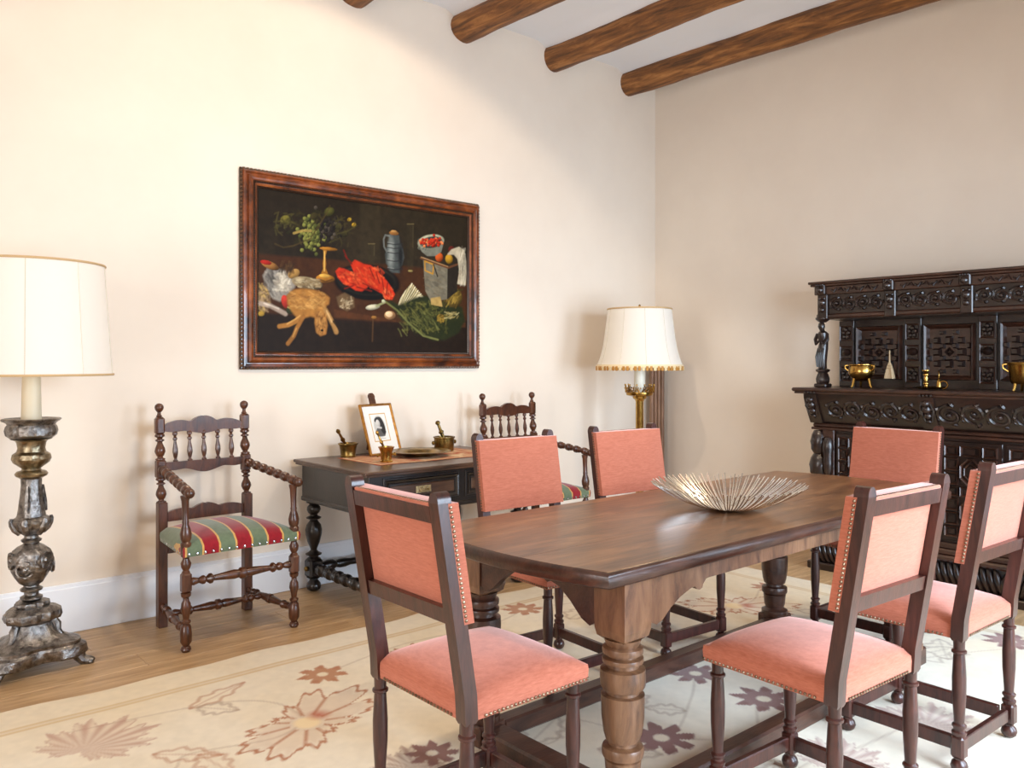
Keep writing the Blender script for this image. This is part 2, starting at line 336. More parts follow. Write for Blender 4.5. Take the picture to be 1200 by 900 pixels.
# ---------------------------------------------------------------- painting helpers: colours on a fine vertex grid
class Canvas:
    def __init__(s, w_, h_, nx, ny, col):
        s.w, s.h, s.nx, s.ny = w_, h_, nx, ny
        s.X, s.Y = np.meshgrid(np.linspace(0, w_, nx+1), np.linspace(0, h_, ny+1))
        s.c = np.empty((ny+1, nx+1, 3)); s.c[:] = col
    def noise(s, sc, seed, oct=4):
        r = np.random.default_rng(seed); out = np.zeros_like(s.X); amp = 1; tot = 0
        for o in range(oct):
            gx, gy = int(s.w/sc)+3, int(s.h/sc)+3; g = r.random((gy, gx)); fx, fy = s.X/sc, s.Y/sc
            ix, iy = np.clip(fx.astype(int), 0, gx-2), np.clip(fy.astype(int), 0, gy-2); tx, ty = fx-ix, fy-iy
            tx = tx*tx*(3-2*tx); ty = ty*ty*(3-2*ty)
            out += amp*((g[iy, ix]*(1-tx)+g[iy, ix+1]*tx)*(1-ty) + (g[iy+1, ix]*(1-tx)+g[iy+1, ix+1]*tx)*ty); tot += amp; amp *= .55; sc /= 2
        return out/tot
    def mix(s, m, col):
        m = np.clip(m, 0, 1)[..., None]; s.c = s.c*(1-m) + np.asarray(col)*m
    def seg(s, p, q):
        px, py = p; qx, qy = q; dx, dy = qx-px, qy-py; l = dx*dx+dy*dy+1e-12
        t = np.clip(((s.X-px)*dx+(s.Y-py)*dy)/l, 0, 1); return np.hypot(s.X-px-t*dx, s.Y-py-t*dy)
    def stroke(s, pts, wd, col, op=1.0, soft=.004):
        m = wd+soft*2; xs = [p[0] for p in pts]; ys = [p[1] for p in pts]
        i0, i1 = max(0, int((min(xs)-m)/s.w*s.nx)), min(s.nx, int((max(xs)+m)/s.w*s.nx)+1)+1
        j0, j1 = max(0, int((min(ys)-m)/s.h*s.ny)), min(s.ny, int((max(ys)+m)/s.h*s.ny)+1)+1
        if i1 <= i0 or j1 <= j0: return
        X, Y = s.X[j0:j1, i0:i1], s.Y[j0:j1, i0:i1]; d = np.full(X.shape, 9.0)
        for (px, py), (qx, qy) in zip(pts[:-1], pts[1:]):
            dx, dy = qx-px, qy-py; t = np.clip(((X-px)*dx+(Y-py)*dy)/(dx*dx+dy*dy+1e-12), 0, 1); d = np.minimum(d, np.hypot(X-px-t*dx, Y-py-t*dy))
        k = np.clip(op*(1-(d-wd/2)/soft), 0, op)[..., None]; s.c[j0:j1, i0:i1] = s.c[j0:j1, i0:i1]*(1-k) + np.asarray(col)*k
    def poly(s, pts, col, op=1.0, soft=.006, shade=None):
        ins = np.zeros(s.X.shape, bool); d = np.full(s.X.shape, 9.0); n = len(pts)
        for i in range(n):
            (x0, y0), (x1, y1) = pts[i], pts[(i+1) % n]; d = np.minimum(d, s.seg(pts[i], pts[(i+1) % n]))
            if y0 != y1: ins ^= ((s.Y > y0) != (s.Y > y1)) & (s.X < (x1-x0)*(s.Y-y0)/(y1-y0)+x0)
        m = np.where(ins, 1, 1-d/soft)
        if shade is not None: col = np.asarray(col)*shade[..., None]
        s.mix(op*m, col)
    def ell(s, cx, cy, rx, ry, col, rot=0, op=1.0, lit=.5, soft=.12):
        ca, sa = math.cos(rot), math.sin(rot); u = ((s.X-cx)*ca+(s.Y-cy)*sa)/rx; v = (-(s.X-cx)*sa+(s.Y-cy)*ca)/ry; r = np.hypot(u, v)
        k = 1 + lit*((-(s.X-cx)/rx*.5 + (s.Y-cy)/ry*.6)*.8 - .35*r**2)
        s.mix(op*(1-(r-1)/soft), np.asarray(col)*np.clip(k, .15, 1.8)[..., None])
    def build(s, name, mat, place, parent=None, zfn=None):
        nx, ny = s.nx, s.ny; me = bpy.data.meshes.new(name); nv = (nx+1)*(ny+1)
        Z = zfn(s) if zfn else np.zeros_like(s.X)
        co = place(s.X, s.Y, Z).reshape(-1, 3).astype(np.float32)
        i = (np.arange(ny)[:, None]*(nx+1)+np.arange(nx)[None]).reshape(-1); q = np.stack([i, i+1, i+nx+2, i+nx+1], 1).astype(np.int32)
        me.vertices.add(nv); me.vertices.foreach_set('co', co.ravel()); me.loops.add(q.size); me.polygons.add(len(q))
        me.loops.foreach_set('vertex_index', q.ravel()); me.polygons.foreach_set('loop_start', np.arange(len(q), dtype=np.int32)*4)
        me.polygons.foreach_set('use_smooth', np.ones(len(q), bool)); me.update(calc_edges=True)
        a = me.color_attributes.new('paint', 'FLOAT_COLOR', 'POINT'); c4 = np.ones((nv, 4), np.float32); c4[:, :3] = np.clip(s.c, 0, 1).reshape(-1, 3)
        a.data.foreach_set('color', c4.ravel()); me.materials.append(mat)
        o = bpy.data.objects.new(name, me); C.objects.link(o)
        if parent: o.parent = parent
        return o

# ---------------------------------------------------------------- rug
RX0, RX1, RY0, RY1 = .15, 4.93, .35, 3.83
rug = Canvas(RX1-RX0, RY1-RY0, 560, 410, lin((222,210,188)))
nz = rug.noise(.9, 3); nf = rug.noise(.03, 4, 2)
rug.mix((nz-.48)*1.6, lin((214,190,146))); rug.mix((.5-nz)*1.6, lin((226,220,208))); rug.c *= (.94+.12*nf)[..., None]
RW, RH = RX1-RX0, RY1-RY0
def P(x, y): return (x-RX0, y-RY0)
TAN, RUST, MAR, OUT = lin((200,170,122)), lin((172,116,80)), lin((130,86,76)), lin((164,140,118))
for d0, wd, op in ((.215, .008, .7), (.25, .008, .7), (.2325, .03, .35)):
    for a, b in (((d0, d0), (RW-d0, d0)), ((RW-d0, d0), (RW-d0, RH-d0)), ((RW-d0, RH-d0), (d0, RH-d0)), ((d0, RH-d0), (d0, d0))): rug.stroke([a, b], wd, TAN, op, .006)
def polar(cx, cy, rot=0):
    dx, dy = rug.X-cx, rug.Y-cy; return np.hypot(dx, dy), np.arctan2(dy, dx)-rot
def rosette(x, y, R, col, rot=0, col2=None, n=8):
    r, a = polar(*P(x, y), rot); f = .55+.45*np.abs(np.cos(n*a/2)); wob = 1+.08*np.sin(17*a)
    rug.mix((R*f*wob-r)/.008*.85, col2 if col2 is not None else col)
    pa = np.abs(((a*n/(2*PI)+.5) % 1)-.5)*2*PI/n
    pet = np.hypot((r-R*.78), r*pa*1.3); rug.mix((R*.2-pet)/.008, col); rug.mix((R*.25-r)/.008, lin((222,208,182)))
def bigflower(x, y, R, rot, col, hot):
    r, a = polar(*P(x, y), rot); n = 11
    rad = R*(.62+.38*np.abs(np.cos(n*a/2))**.6*(1+.25*np.cos(a)))*(1+.07*np.sin(31*a)); s = (1+.45*np.cos(2*a))
    rad = rad*s/1.3
    rug.mix((.018-np.abs(r-rad))/.009*.8, col)
    pa = np.abs(((a*n/(2*PI)) % 1)-.5)*2*PI/n*r
    rug.mix(np.minimum((.012-pa)/.008, (rad-r)/.02)*(r > R*.22)*.7, col)
    rug.mix(np.minimum((rad-r)/.05, 1)*.22, col); rug.mix((R*.2-r)/.02, lin((228,206,164)))
    dx = np.hypot(rug.X-P(x, y)[0]-R*.25*math.cos(rot), rug.Y-P(x, y)[1]-R*.25*math.sin(rot)); rug.mix((R*.2-dx)/.05*.8, hot)
def palmette(x, y, R, rot, col, op=.75):
    r, a = polar(*P(x, y), rot); a = np.arctan2(np.sin(a), np.cos(a)); f = np.clip(np.cos(a/2), 0, 1)**1.2*(.72+.28*np.abs(np.cos(5.5*a)))*(1+.1*np.sin(29*a))
    vein = .62+.38*np.cos(22*a)*np.clip(r/R*1.5, 0, 1); rug.mix(np.minimum((R*f-r)/.01, 1)*op*vein, col); rug.mix((.010-np.abs(r-R*f))/.008*.5, col)
def leaf(x, y, L, rot, col, op=.55, wd=.28):
    c, s = math.cos(rot), math.sin(rot); px, py = P(x, y); up = []; dn = []
    for k in range(15):
        u = k/14; h_ = L*wd*math.sin(PI*u**.8)*(1+.28*math.sin(u*23)); up.append((px+c*L*u-s*h_, py+s*L*u+c*h_)); dn.append((px+c*L*u+s*h_, py+s*L*u-c*h_))
    rug.stroke(up, .008, col, op, .008); rug.stroke(dn, .008, col, op, .008); rug.stroke([(px, py), (px+c*L, py+s*L)], .005, col, op*.7, .006)
def vine(pts, col=OUT, op=.4, wd=.006):
    q = []; n = len(pts)
    for i in range(n-1):
        p0, p1, p2, p3 = pts[max(i-1, 0)], pts[i], pts[i+1], pts[min(i+2, n-1)]
        for k in range(8):
            t = k/8; q.append(P(*[.5*(2*p1[m]+(p2[m]-p0[m])*t+(2*p0[m]-5*p1[m]+4*p2[m]-p3[m])*t*t+(3*p1[m]-p0[m]-3*p2[m]+p3[m])*t**3) for m in (0, 1)]))
    q.append(P(*pts[-1])); rug.stroke(q, wd, col, op, .006)
for v_ in ([(.5,3.1),(.95,2.9),(1.07,2.98),(1.35,2.9),(1.5,2.95)], [(.8,3.45),(1.3,3.36),(1.5,3.2),(1.52,2.95)], [(1.8,3.35),(2.3,3.45),(2.8,3.4),(3.15,3.5)],
           [(1.75,2.4),(2.1,2.2),(2.3,2.3),(2.45,1.96),(2.8,2.1),(3.06,2.27)], [(2.44,1.96),(2.7,1.75),(3.04,1.91),(3.4,1.75)], [(3.4,1.4),(3.7,1.75),(4.1,1.65),(4.5,1.45)],
           [(2.2,1.35),(2.6,1.5),(2.85,1.45),(3.35,1.4)], [(3.6,2.2),(4.0,2.0),(4.3,1.7)], [(3.1,3.5),(3.6,3.3),(4.08,2.75),(4.5,2.85)], [(1.2,1.5),(1.6,1.7),(1.7,2.4)], [(1.3,.8),(2.2,.9),(3.2,.8),(4.2,1.0)]): vine(v_)
bigflower(1.513, 2.942, .30, math.radians(28), RUST, lin((176,84,48))); bigflower(4.08, 2.754, .30, math.radians(-40), RUST, lin((170,84,50)))
bigflower(2.2, 3.2, .2, 1.0, RUST, lin((170,84,50)))
rosette(1.798, 3.352, .115, RUST, .3, lin((178,128,92)), 7); palmette(.80, 3.26, .27, math.radians(42), lin((168,116,96)), .7)
leaf(1.22, 3.37, .30, math.radians(24), RUST, .6, .14); leaf(1.25, 3.36, .17, math.radians(-50), OUT, .6, .3); leaf(.98, 3.06, .24, math.radians(-42), RUST, .55, .2); leaf(1.1, 2.95, .2, math.radians(-80), RUST, .5, .25)
palmette(1.62, 2.36, .17, math.radians(70), MAR, .7); rosette(1.73, 2.42, .1, MAR, .2, lin((138,92,76)))
rosette(2.44, 1.961, .135, MAR, .2, lin((132,88,80))); rosette(3.042, 1.91, .135, MAR, .5, lin((140,102,94))); rosette(3.061, 2.267, .125, MAR, .1, lin((138,104,98)))
palmette(3.28, 1.36, .24, math.radians(15), lin((150,98,96)), .65); palmette(2.74, 1.43, .2, math.radians(20), lin((150,92,88)), .65); rosette(3.127, 3.5, .12, RUST, .2, lin((178,128,92)))
rosette(4.577, 2.844, .11, RUST, .2, lin((170,124,92))); palmette(3.6, 3.4, .2, 1.2, lin((176,120,90)), .6); palmette(2.55, 2.95, .2, -.5, RUST, .5); rosette(4.6, 1.5, .13, MAR, 0, lin((150,110,100)))
for (x, y, L, r) in ((2.05,2.25,.25,.4),(2.2,2.05,.22,-.9),(2.62,2.2,.2,1.2),(2.7,2.05,.16,2.2),(3.95,1.75,.35,-.3),(4.1,1.6,.3,.5),(3.7,1.75,.25,1.3),(2.4,1.5,.2,.4),(4.4,2.2,.3,2),(3.45,2.0,.22,.8),(3.2,3.2,.25,.3)): leaf(x, y, L, r, OUT, .55)
def rug_z(s):
    e = np.minimum.reduce([s.X, s.Y, s.w-s.X, s.h-s.Y])
    return .002 + .008*np.clip(e/.012, 0, 1) + .0015*s.noise(.35, 9, 2)*np.clip(e/.05, 0, 1)
def rug_place(X, Y, Z):
    e = np.clip((RH-Y)/.3, 0, 1); return np.stack([X+RX0, Y+RY0+(1-e)*.012*np.sin(X*5)+(1-e)*.008*np.sin(X*13), Z], -1)
tag(rug.build('rug', vcol('wool_rug', .95, 260, .35, .05, .2), rug_place, None, rug_z), 'large cream rug with rust and maroon flowers under the dining table', 'rug')
RZ = .0118      # top of the rug, where the table and its chairs stand

# ---------------------------------------------------------------- dining table
T0, T1, TY0, TY1, TZ = 1.755, 4.15, 1.60, 2.53, .80
tb = thing('dining_table', 'long worn walnut dining table with turned bulbous legs and bowed ends', 'table', (0, 0, 0))
def top_outline(inset=0, n=14):
    p = []; a, b = TY0+inset, TY1-inset; sag = .075
    for k in range(n+1):
        u = k/n; p.append((T1-inset+sag*(1-(2*u-1)**2), a+(b-a)*u))
    for k in range(n+1):
        u = k/n; p.append((T0+inset-sag*(1-(2*u-1)**2), b+(a-b)*u))
    return p
mb = MB(); o1 = top_outline(0); n = len(o1); lv = [(.008, TZ-.048), (0, TZ-.04), (0, TZ-.012), (.004, TZ-.004), (.013, TZ)]
v = []
for ins, z in lv:
    v += [(x + .0025*math.sin(x*9+z*40), y + .003*math.sin(x*14), z) for x, y in top_outline(ins)]
fs = [(i*n+k, i*n+(k+1) % n, (i+1)*n+(k+1) % n, (i+1)*n+k) for i in range(len(lv)-1) for k in range(n)] + [tuple(range(n))[::-1]]
mb.add(v, fs); obj('top_edge', mb, M_tdark, tb, True, 50)
po = top_outline(.0135); sp = [TY0+.0135, 1.915, 2.225, TY1-.0135]
for k in range(3):      # three long boards
    a, b = sp[k]+.0006*(k > 0), sp[k+1]-.0006*(k < 2); sag = .075; Y0_, Y1_ = TY0+.0135, TY1-.0135; pts = []
    for j in range(9):
        y_ = a+(b-a)*j/8; u = (y_-Y0_)/(Y1_-Y0_); pts.append((T1-.0135+sag*(1-(2*u-1)**2), y_))
    for j in range(9):
        y_ = b+(a-b)*j/8; u = (y_-Y0_)/(Y1_-Y0_); pts.append((T0+.0135-sag*(1-(2*u-1)**2), y_))
    obj('board', MB().prism(pts, TZ-.03, TZ+.0005), M_table, tb, False)
LX, LY = (1.93, 3.90), (1.70, 2.385); hb = .062
leg_prof = [(.062,.082),(.066,.088),(.066,.11),(.052,.116),(.046,.125),(.052,.14),(.0565,.19),(.049,.196),(.062,.2),(.0645,.208),(.0645,.222),(.062,.23),(.044,.235),(.043,.245),(.053,.250),(.060,.275),(.0655,.32),(.067,.37),(.067,.388),(.051,.391),(.050,.402),(.063,.405),(.069,.415),(.0705,.44),(.069,.466),(.050,.472),(.049,.483),(.063,.487),(.064,.495),(.063,.50),(.048,.504),(.048,.510),(.062,.514),(.0635,.522),(.062,.532),(.050,.537),(.060,.56)]
for ix, x in enumerate(LX):
    for iy, y in enumerate(LY):
        mb = MB(); mb.lathe(leg_prof, 28, Matrix.Translation((x, y, 0)))
        lg = obj('leg', mb, M_tleg if iy == 0 else M_tdark, tb)
        mb = MB(); v = []; lvz = [(hb*.70, .556), (hb*.90, .566), (hb*.985, .59), (hb, .62), (hb, .752)]
        for hh, z in lvz: v += [(x-hh, y-hh, z), (x+hh, y-hh, z), (x+hh, y+hh, z), (x-hh, y+hh, z)]
        mb.add(v, [(0,3,2,1), (16,17,18,19)] + [(i*4+k, i*4+(k+1) % 4, (i+1)*4+(k+1) % 4, (i+1)*4+k) for i in range(4) for k in range(4)])
        obj('leg_block', mb, M_tleg, lg, False)
        obj('foot_block', MB().box(x-hb, x+hb, y-hb, y+hb, RZ, RZ+.08, .006), M_tdark, lg, False)
def apron(p, q, axis):      # board with a shaped bracket at each end
    L = q-p; pts = [(0, .752), (0, .605), (.03, .592), (.06, .600), (.10, .630), (.15, .656), (.20, .672), (.225, .676), (.235, .666), (.25, .660), (.265, .664), (.27, .676), (.285, .690), (.30, .692)]
    if L < 1: pts = [(0, .752), (0, .60), (.025, .585), (.06, .60), (.11, .645), (.16, .68), (.20, .69), (.215, .683), (.23, .69)]
    pl_ = [(p+a, b) for a, b in pts] + [(q-a, b) for a, b in pts[::-1]]; return pl_
Mx = Matrix(((1,0,0,0),(0,0,-1,0),(0,1,0,0),(0,0,0,1)))      # (x,y,h) -> (x,-h,y)
My = Matrix(((0,0,1,0),(1,0,0,0),(0,1,0,0),(0,0,0,1)))       # (x,y,h) -> (h,x,y)
for y0, y1 in ((LY[0]-hb+.006, LY[0]-hb+.036), (LY[1]+hb-.036, LY[1]+hb-.006)):
    obj('apron', MB().prism(apron(LX[0]+hb, LX[1]-hb, 0), -y1, -y0, Mx), M_tleg, tb, False)
for x0, x1 in ((LX[0]-hb+.006, LX[0]-hb+.036), (LX[1]+hb-.036, LX[1]+hb-.006)):
    obj('apron', MB().prism(apron(LY[0]+hb, LY[1]-hb, 1), x0, x1, My), M_tdark, tb, False)
for y in LY: obj('stretcher', MB().box(LX[0]+hb, LX[1]-hb, y-.058, y+.012, RZ, RZ+.068, .008), M_tdark, tb, False)
for x in LX: obj('stretcher', MB().box(x-.05, x+.05, LY[0]+hb, LY[1]-hb, RZ, RZ+.068, .008), M_tdark, tb, False)

# wire bowl
bc = (2.90, 1.985, TZ+.001)
bw = thing('wire_bowl', 'wide shallow bowl of polished metal wires on the dining table', 'bowl', bc)
NW = 108; wm = []
for k in range(4):
    mb = MB(); path = []; Rr = (.300, .312, .292, .308)[k]; hh = (.098, .104, .093, .101)[k]
    for i in range(9):
        u = i/8; path.append((.035+(Rr-.035)*u, 0, .004 + hh*u**1.9))
    mb.tube(path, .0027, 5); wm.append(mesh('wire', mb, M_pewter))
for k in range(NW): obj('wire', wm[(k*7) % 4], M_pewter, bw, rot=(0, 0, 2*PI*k/NW + random.uniform(-.02, .02)))
obj('hub', MB().lathe([(1e-6, .0), (.045, .0), (.05, .004), (.045, .008), (1e-6, .009)], 24), M_pewter, bw)

# ---------------------------------------------------------------- upholstered dining chairs
PT = 1.062
def nail_row(mb, p, q, nrm, sp=.0145, r=.0052):
    p, q = Vector(p), Vector(q); n = max(2, int((q-p).length/sp)); M0 = Vector(nrm).to_track_quat('Z', 'Y').to_matrix().to_4x4()
    for i in range(n):
        c = p.lerp(q, (i+.5)/n); mb.lathe([(r, 0), (r*.75, r*.5), (1e-6, r*.72)], 6, Matrix.Translation(c) @ M0)
def make_chair(label):
    t = thing('dining_chair', label, 'chair', group='salmon velvet chairs around the dining table')
    rake = lambda z: -.213 - max(0, z-.50)*.165
    wl, yl = .195, .195
    def leg_low(mb, x, y, ztop):
        mb.lathe([(1e-6, 0), (.014, .001), (.024, .010), (.028, .022), (.024, .036), (.016, .044), (.016, .050)], 12, Matrix.Translation((x, y, 0)))
        mb.box(x-.022, x+.022, y-.022, y+.022, .050, .125, .007)
        mb.lathe([(.020, .124), (.024, .132), (.024, .138), (.018, .143), (.018, .150), (.023, .156), (.023, .162), (.0165, .168), (.017, .18), (.022, .26), (.0225, .32), (.019, .385), (.018, .402), (.024, .406), (.024, .413), (.018, .417), (.0185, .44), (.021, ztop)], 12, Matrix.Translation((x, y, 0)))
    for sx in (-1, 1):
        mb = MB(); leg_low(mb, sx*wl, yl, .462); obj('leg', mb, M_chair, t)
        mb = MB(); x = sx*.211; leg_low(mb, x, -.213, .455); w2 = .0205; d2 = .021; v = []
        for z in (.445, .455, .52, .60, .8, PT-.03):
            k = .8 if z == .445 else 1
            v += [(x-w2*k, rake(z)-d2*k, z), (x+w2*k, rake(z)-d2*k, z), (x+w2*k, rake(z)+d2*k, z), (x-w2*k, rake(z)+d2*k, z)]
        fs = [(0,3,2,1)] + [(i*4+k, i*4+(k+1) % 4, (i+1)*4+(k+1) % 4, (i+1)*4+k) for i in range(5) for k in range(4)]; mb.add(v, fs)
        zc = PT-.03; pts = [(x+w2*math.cos(PI*k/10), zc+.028*math.sin(PI*k/10)) for k in range(11)]; yc = rake(zc)
        mb.prism(pts, -(yc+d2), -(yc-d2), Mx); obj('back_post', mb, M_chair, t, True, 40)
    for z0, z1, th in ((.710, .752, .016), (PT-.085, PT-.042, .02)):
        mb = MB(); ya, yb = rake(z0), rake(z1); v = []
        for z, yy in ((z0, ya), (z1, yb)): v += [(-.188, yy-th, z), (.188, yy-th, z), (.188, yy+th*.6, z), (-.188, yy+th*.6, z)]
        mb.add(v, [(0,3,2,1), (4,5,6,7), (0,1,5,4), (1,2,6,5), (2,3,7,6), (3,0,4,7)]); obj('back_rail', mb, M_chair, t, False)
    # stretchers
    for y0 in (-.213, yl): obj('stretcher', MB().box(-wl+.02, wl-.02, y0-.011, y0+.011, .066, .112, .003), M_chair, t, False)
    for sx in (-1, 1): obj('stretcher', MB().box(sx*wl-.011, sx*wl+.011, -.185, yl-.02, .066, .112, .003), M_chair, t, False)
    # seat
    def seat(u, v):
        a, b = 2*u-1, 2*v-1; e = max(abs(a), abs(b)); dome = (1-abs(a)**3)*(1-abs(b)**3)
        return (a*.226, b*.226, .512 + .040*dome - (.012 if e > .999 else (.003 if e > .93 else 0)))
    mb = MB(); mb.grid(seat, 18, 18)
    n = 18; per = [(i, 0) for i in range(n)] + [(n, j) for j in range(n)] + [(n-i, n) for i in range(n)] + [(0, n-j) for j in range(n)]
    base = len(mb.v); 
    for (i, j) in per:
        x, y, z = seat(i/n, j/n); mb.v.append((x*1.008, y*1.008, .485)); 
    for (i, j) in per:
        x, y, z = seat(i/n, j/n); mb.v.append((x, y, .452))
    m = len(per)
    for k in range(m):
        a = per[k][1]*(n+1)+per[k][0]; b = per[(k+1) % m][1]*(n+1)+per[(k+1) % m][0]; k2 = (k+1) % m
        mb.f += [(a, base+k, base+k2, b), (base+k, base+m+k, base+m+k2, base+k2)]
    mb.f.append(tuple(base+m+k for k in range(m))[::-1])
    st = obj('seat', mb, M_velvet, t, True, 60)
    nb = MB(); s_ = .229
    nail_row(nb, (-s_, -.17, .459), (-s_, s_, .459), (-1,0,0)); nail_row(nb, (s_, -.17, .459), (s_, s_, .459), (1,0,0)); nail_row(nb, (-s_, s_, .459), (s_, s_, .459), (0,1,0)); nail_row(nb, (-.17, -s_, .459), (.17, -s_, .459), (0,-1,0))
    stuff(obj('nail_trim', nb, M_nail, st))
    # back upholstery, in front of the posts
    z0, z1 = .712, PT-.032
    def pad(u, v, s):
        a, b = 2*u-1, 2*v-1; z = z0+(z1-z0)*v; p = (1-a**4)*(1-b**4)
        return (a*.232, rake(z) + (.023 + .020 + .012*p if s else -.004), z)
    mb = MB(); mb.grid(lambda u, v: pad(u, v, 1), 12, 8); mb.f = [f[::-1] for f in mb.f]
    rim = [(0, 0), (1, 0), (1, 1), (0, 1)]; v = []
    for u, vv in rim: v += [pad(u, vv, 1), (pad(u, vv, 1)[0], rake(z0+(z1-z0)*vv)+.010, pad(u, vv, 1)[2])]
    for k in range(4): mb.add([v[2*k], v[2*((k+1) % 4)], v[2*((k+1) % 4)+1], v[2*k+1]], [(0, 1, 2, 3)])
    bk = obj('back_pad', mb, M_velvet, t, True, 50)
    mb = MB(); a, b = rake(.745)+.006, rake(PT-.08)+.006
    mb.grid(lambda u, v: (.188*(2*u-1), a+(b-a)*v - .006*(1-(2*u-1)**4)*(1-(2*v-1)**4), .745+(PT-.085-.745)*v), 8, 6); obj('back_lining', mb, M_velvet, t)
    nb = MB()
    for sx in (-1, 1): nail_row(nb, (sx*.2323, rake(z0)+.017, z0+.004), (sx*.2323, rake(z1)+.017, z1-.004), (sx, 0, 0), .0125)
    nail_row(nb, (-.2, rake(z0)+.030, z0-.0005), (.2, rake(z0)+.030, z0-.0005), (0, .3, -1), .0145)
    nail_row(nb, (-.175, rake(PT-.04)-.012, PT-.033), (.175, rake(PT-.04)-.012, PT-.033), (0, -.2, 1), .012, .0045)
    stuff(obj('nail_trim', nb, M_nail, bk))
    mb = MB(); mb.box(-.186, .186, rake(PT-.04)-.018, rake(PT-.04)+.040, PT-.043, PT-.0325, .003); obj('top_gimp', mb, M_velvet, t)
    return t
R = math.radians
chA = make_chair('salmon velvet chair pulled up to the bowed table end opposite the sideboard')
chA.location = (1.552, 1.928, RZ); chA.rotation_euler = (0, 0, R(-90))
dup(chA, (2.60, 2.70, RZ), R(176), 'salmon velvet chair tucked under the table in front of the dark side desk')
dup(chA, (3.33, 2.655, RZ), R(175), 'salmon velvet chair tucked under the table in front of the brass lamp')
dup(chA, (4.225, 2.03, RZ), R(88), 'salmon velvet chair between the table end and the carved sideboard')
dup(chA, (2.388, 1.342, RZ), R(-3), 'salmon velvet chair on the window side of the table, beside the wire bowl')
dup(chA, (3.215, 1.338, RZ), R(-2), 'salmon velvet chair on the window side of the table, close to the carved sideboard')

# ---------------------------------------------------------------- armchairs
def bal(n, seed=0, r=.02, kind=0):
    """turned baluster profile over t in 0..1"""
    if kind == 0: return [(r*.8,0),(r,.03),(r,.07),(r*.6,.10),(r*.55,.14),(r*.8,.2),(r*1.1,.34),(r*1.0,.46),(r*.6,.62),(r*.5,.70),(r*.9,.74),(r*.9,.78),(r*.5,.82),(r*.6,.86),(r,.9),(r,.96),(r*.8,1)]
    if kind == 1:       # repeated reels, for arms
        p = [(r*.6, 0)]; m = n
        for i in range(m):
            a = i/m; p += [(r*.7, a+.05/m), (r*1.1, a+.25/m), (r*1.1, a+.5/m), (r*.72, a+.62/m), (r*.95, a+.75/m), (r*.7, a+.92/m)]
        return p + [(r*.6, 1)]
    if kind == 2:       # long stretcher with a swollen centre and rings
        return [(r*.6,0),(r*.8,.03),(r*.5,.08),(r*.85,.11),(r*.85,.13),(r*.5,.15),(r*1.0,.18),(r*1.0,.2),(r*.55,.22),(r*.7,.30),(r*.95,.42),(r*.8,.465),(r*1.15,.48),(r*1.15,.52),(r*.8,.535),(r*.95,.58),(r*.7,.70),(r*.55,.78),(r*1.0,.8),(r*1.0,.82),(r*.5,.85),(r*.85,.87),(r*.85,.89),(r*.5,.92),(r*.8,.97),(r*.6,1)]
def scallop(x0, x1, zt, zb, dt, db, n=40):
    top = []; bot = []
    for k in range(n+1):
        u = k/n; x = x0+(x1-x0)*u; w_ = abs(math.sin(2*PI*u)); c = math.sin(PI*u)
        top.append((x, zt + dt*(.35*c + .65*abs(math.sin(PI*(u*3+.0)))**.8*(1 if .33 < u < .67 else .55)) - (0.004 if w_ < .1 else 0)))
        bot.append((x, zb - db*(.3*c + .7*abs(math.cos(PI*(u*2)))**1.5*math.sin(PI*u)**.5)))
    return top + bot[::-1]
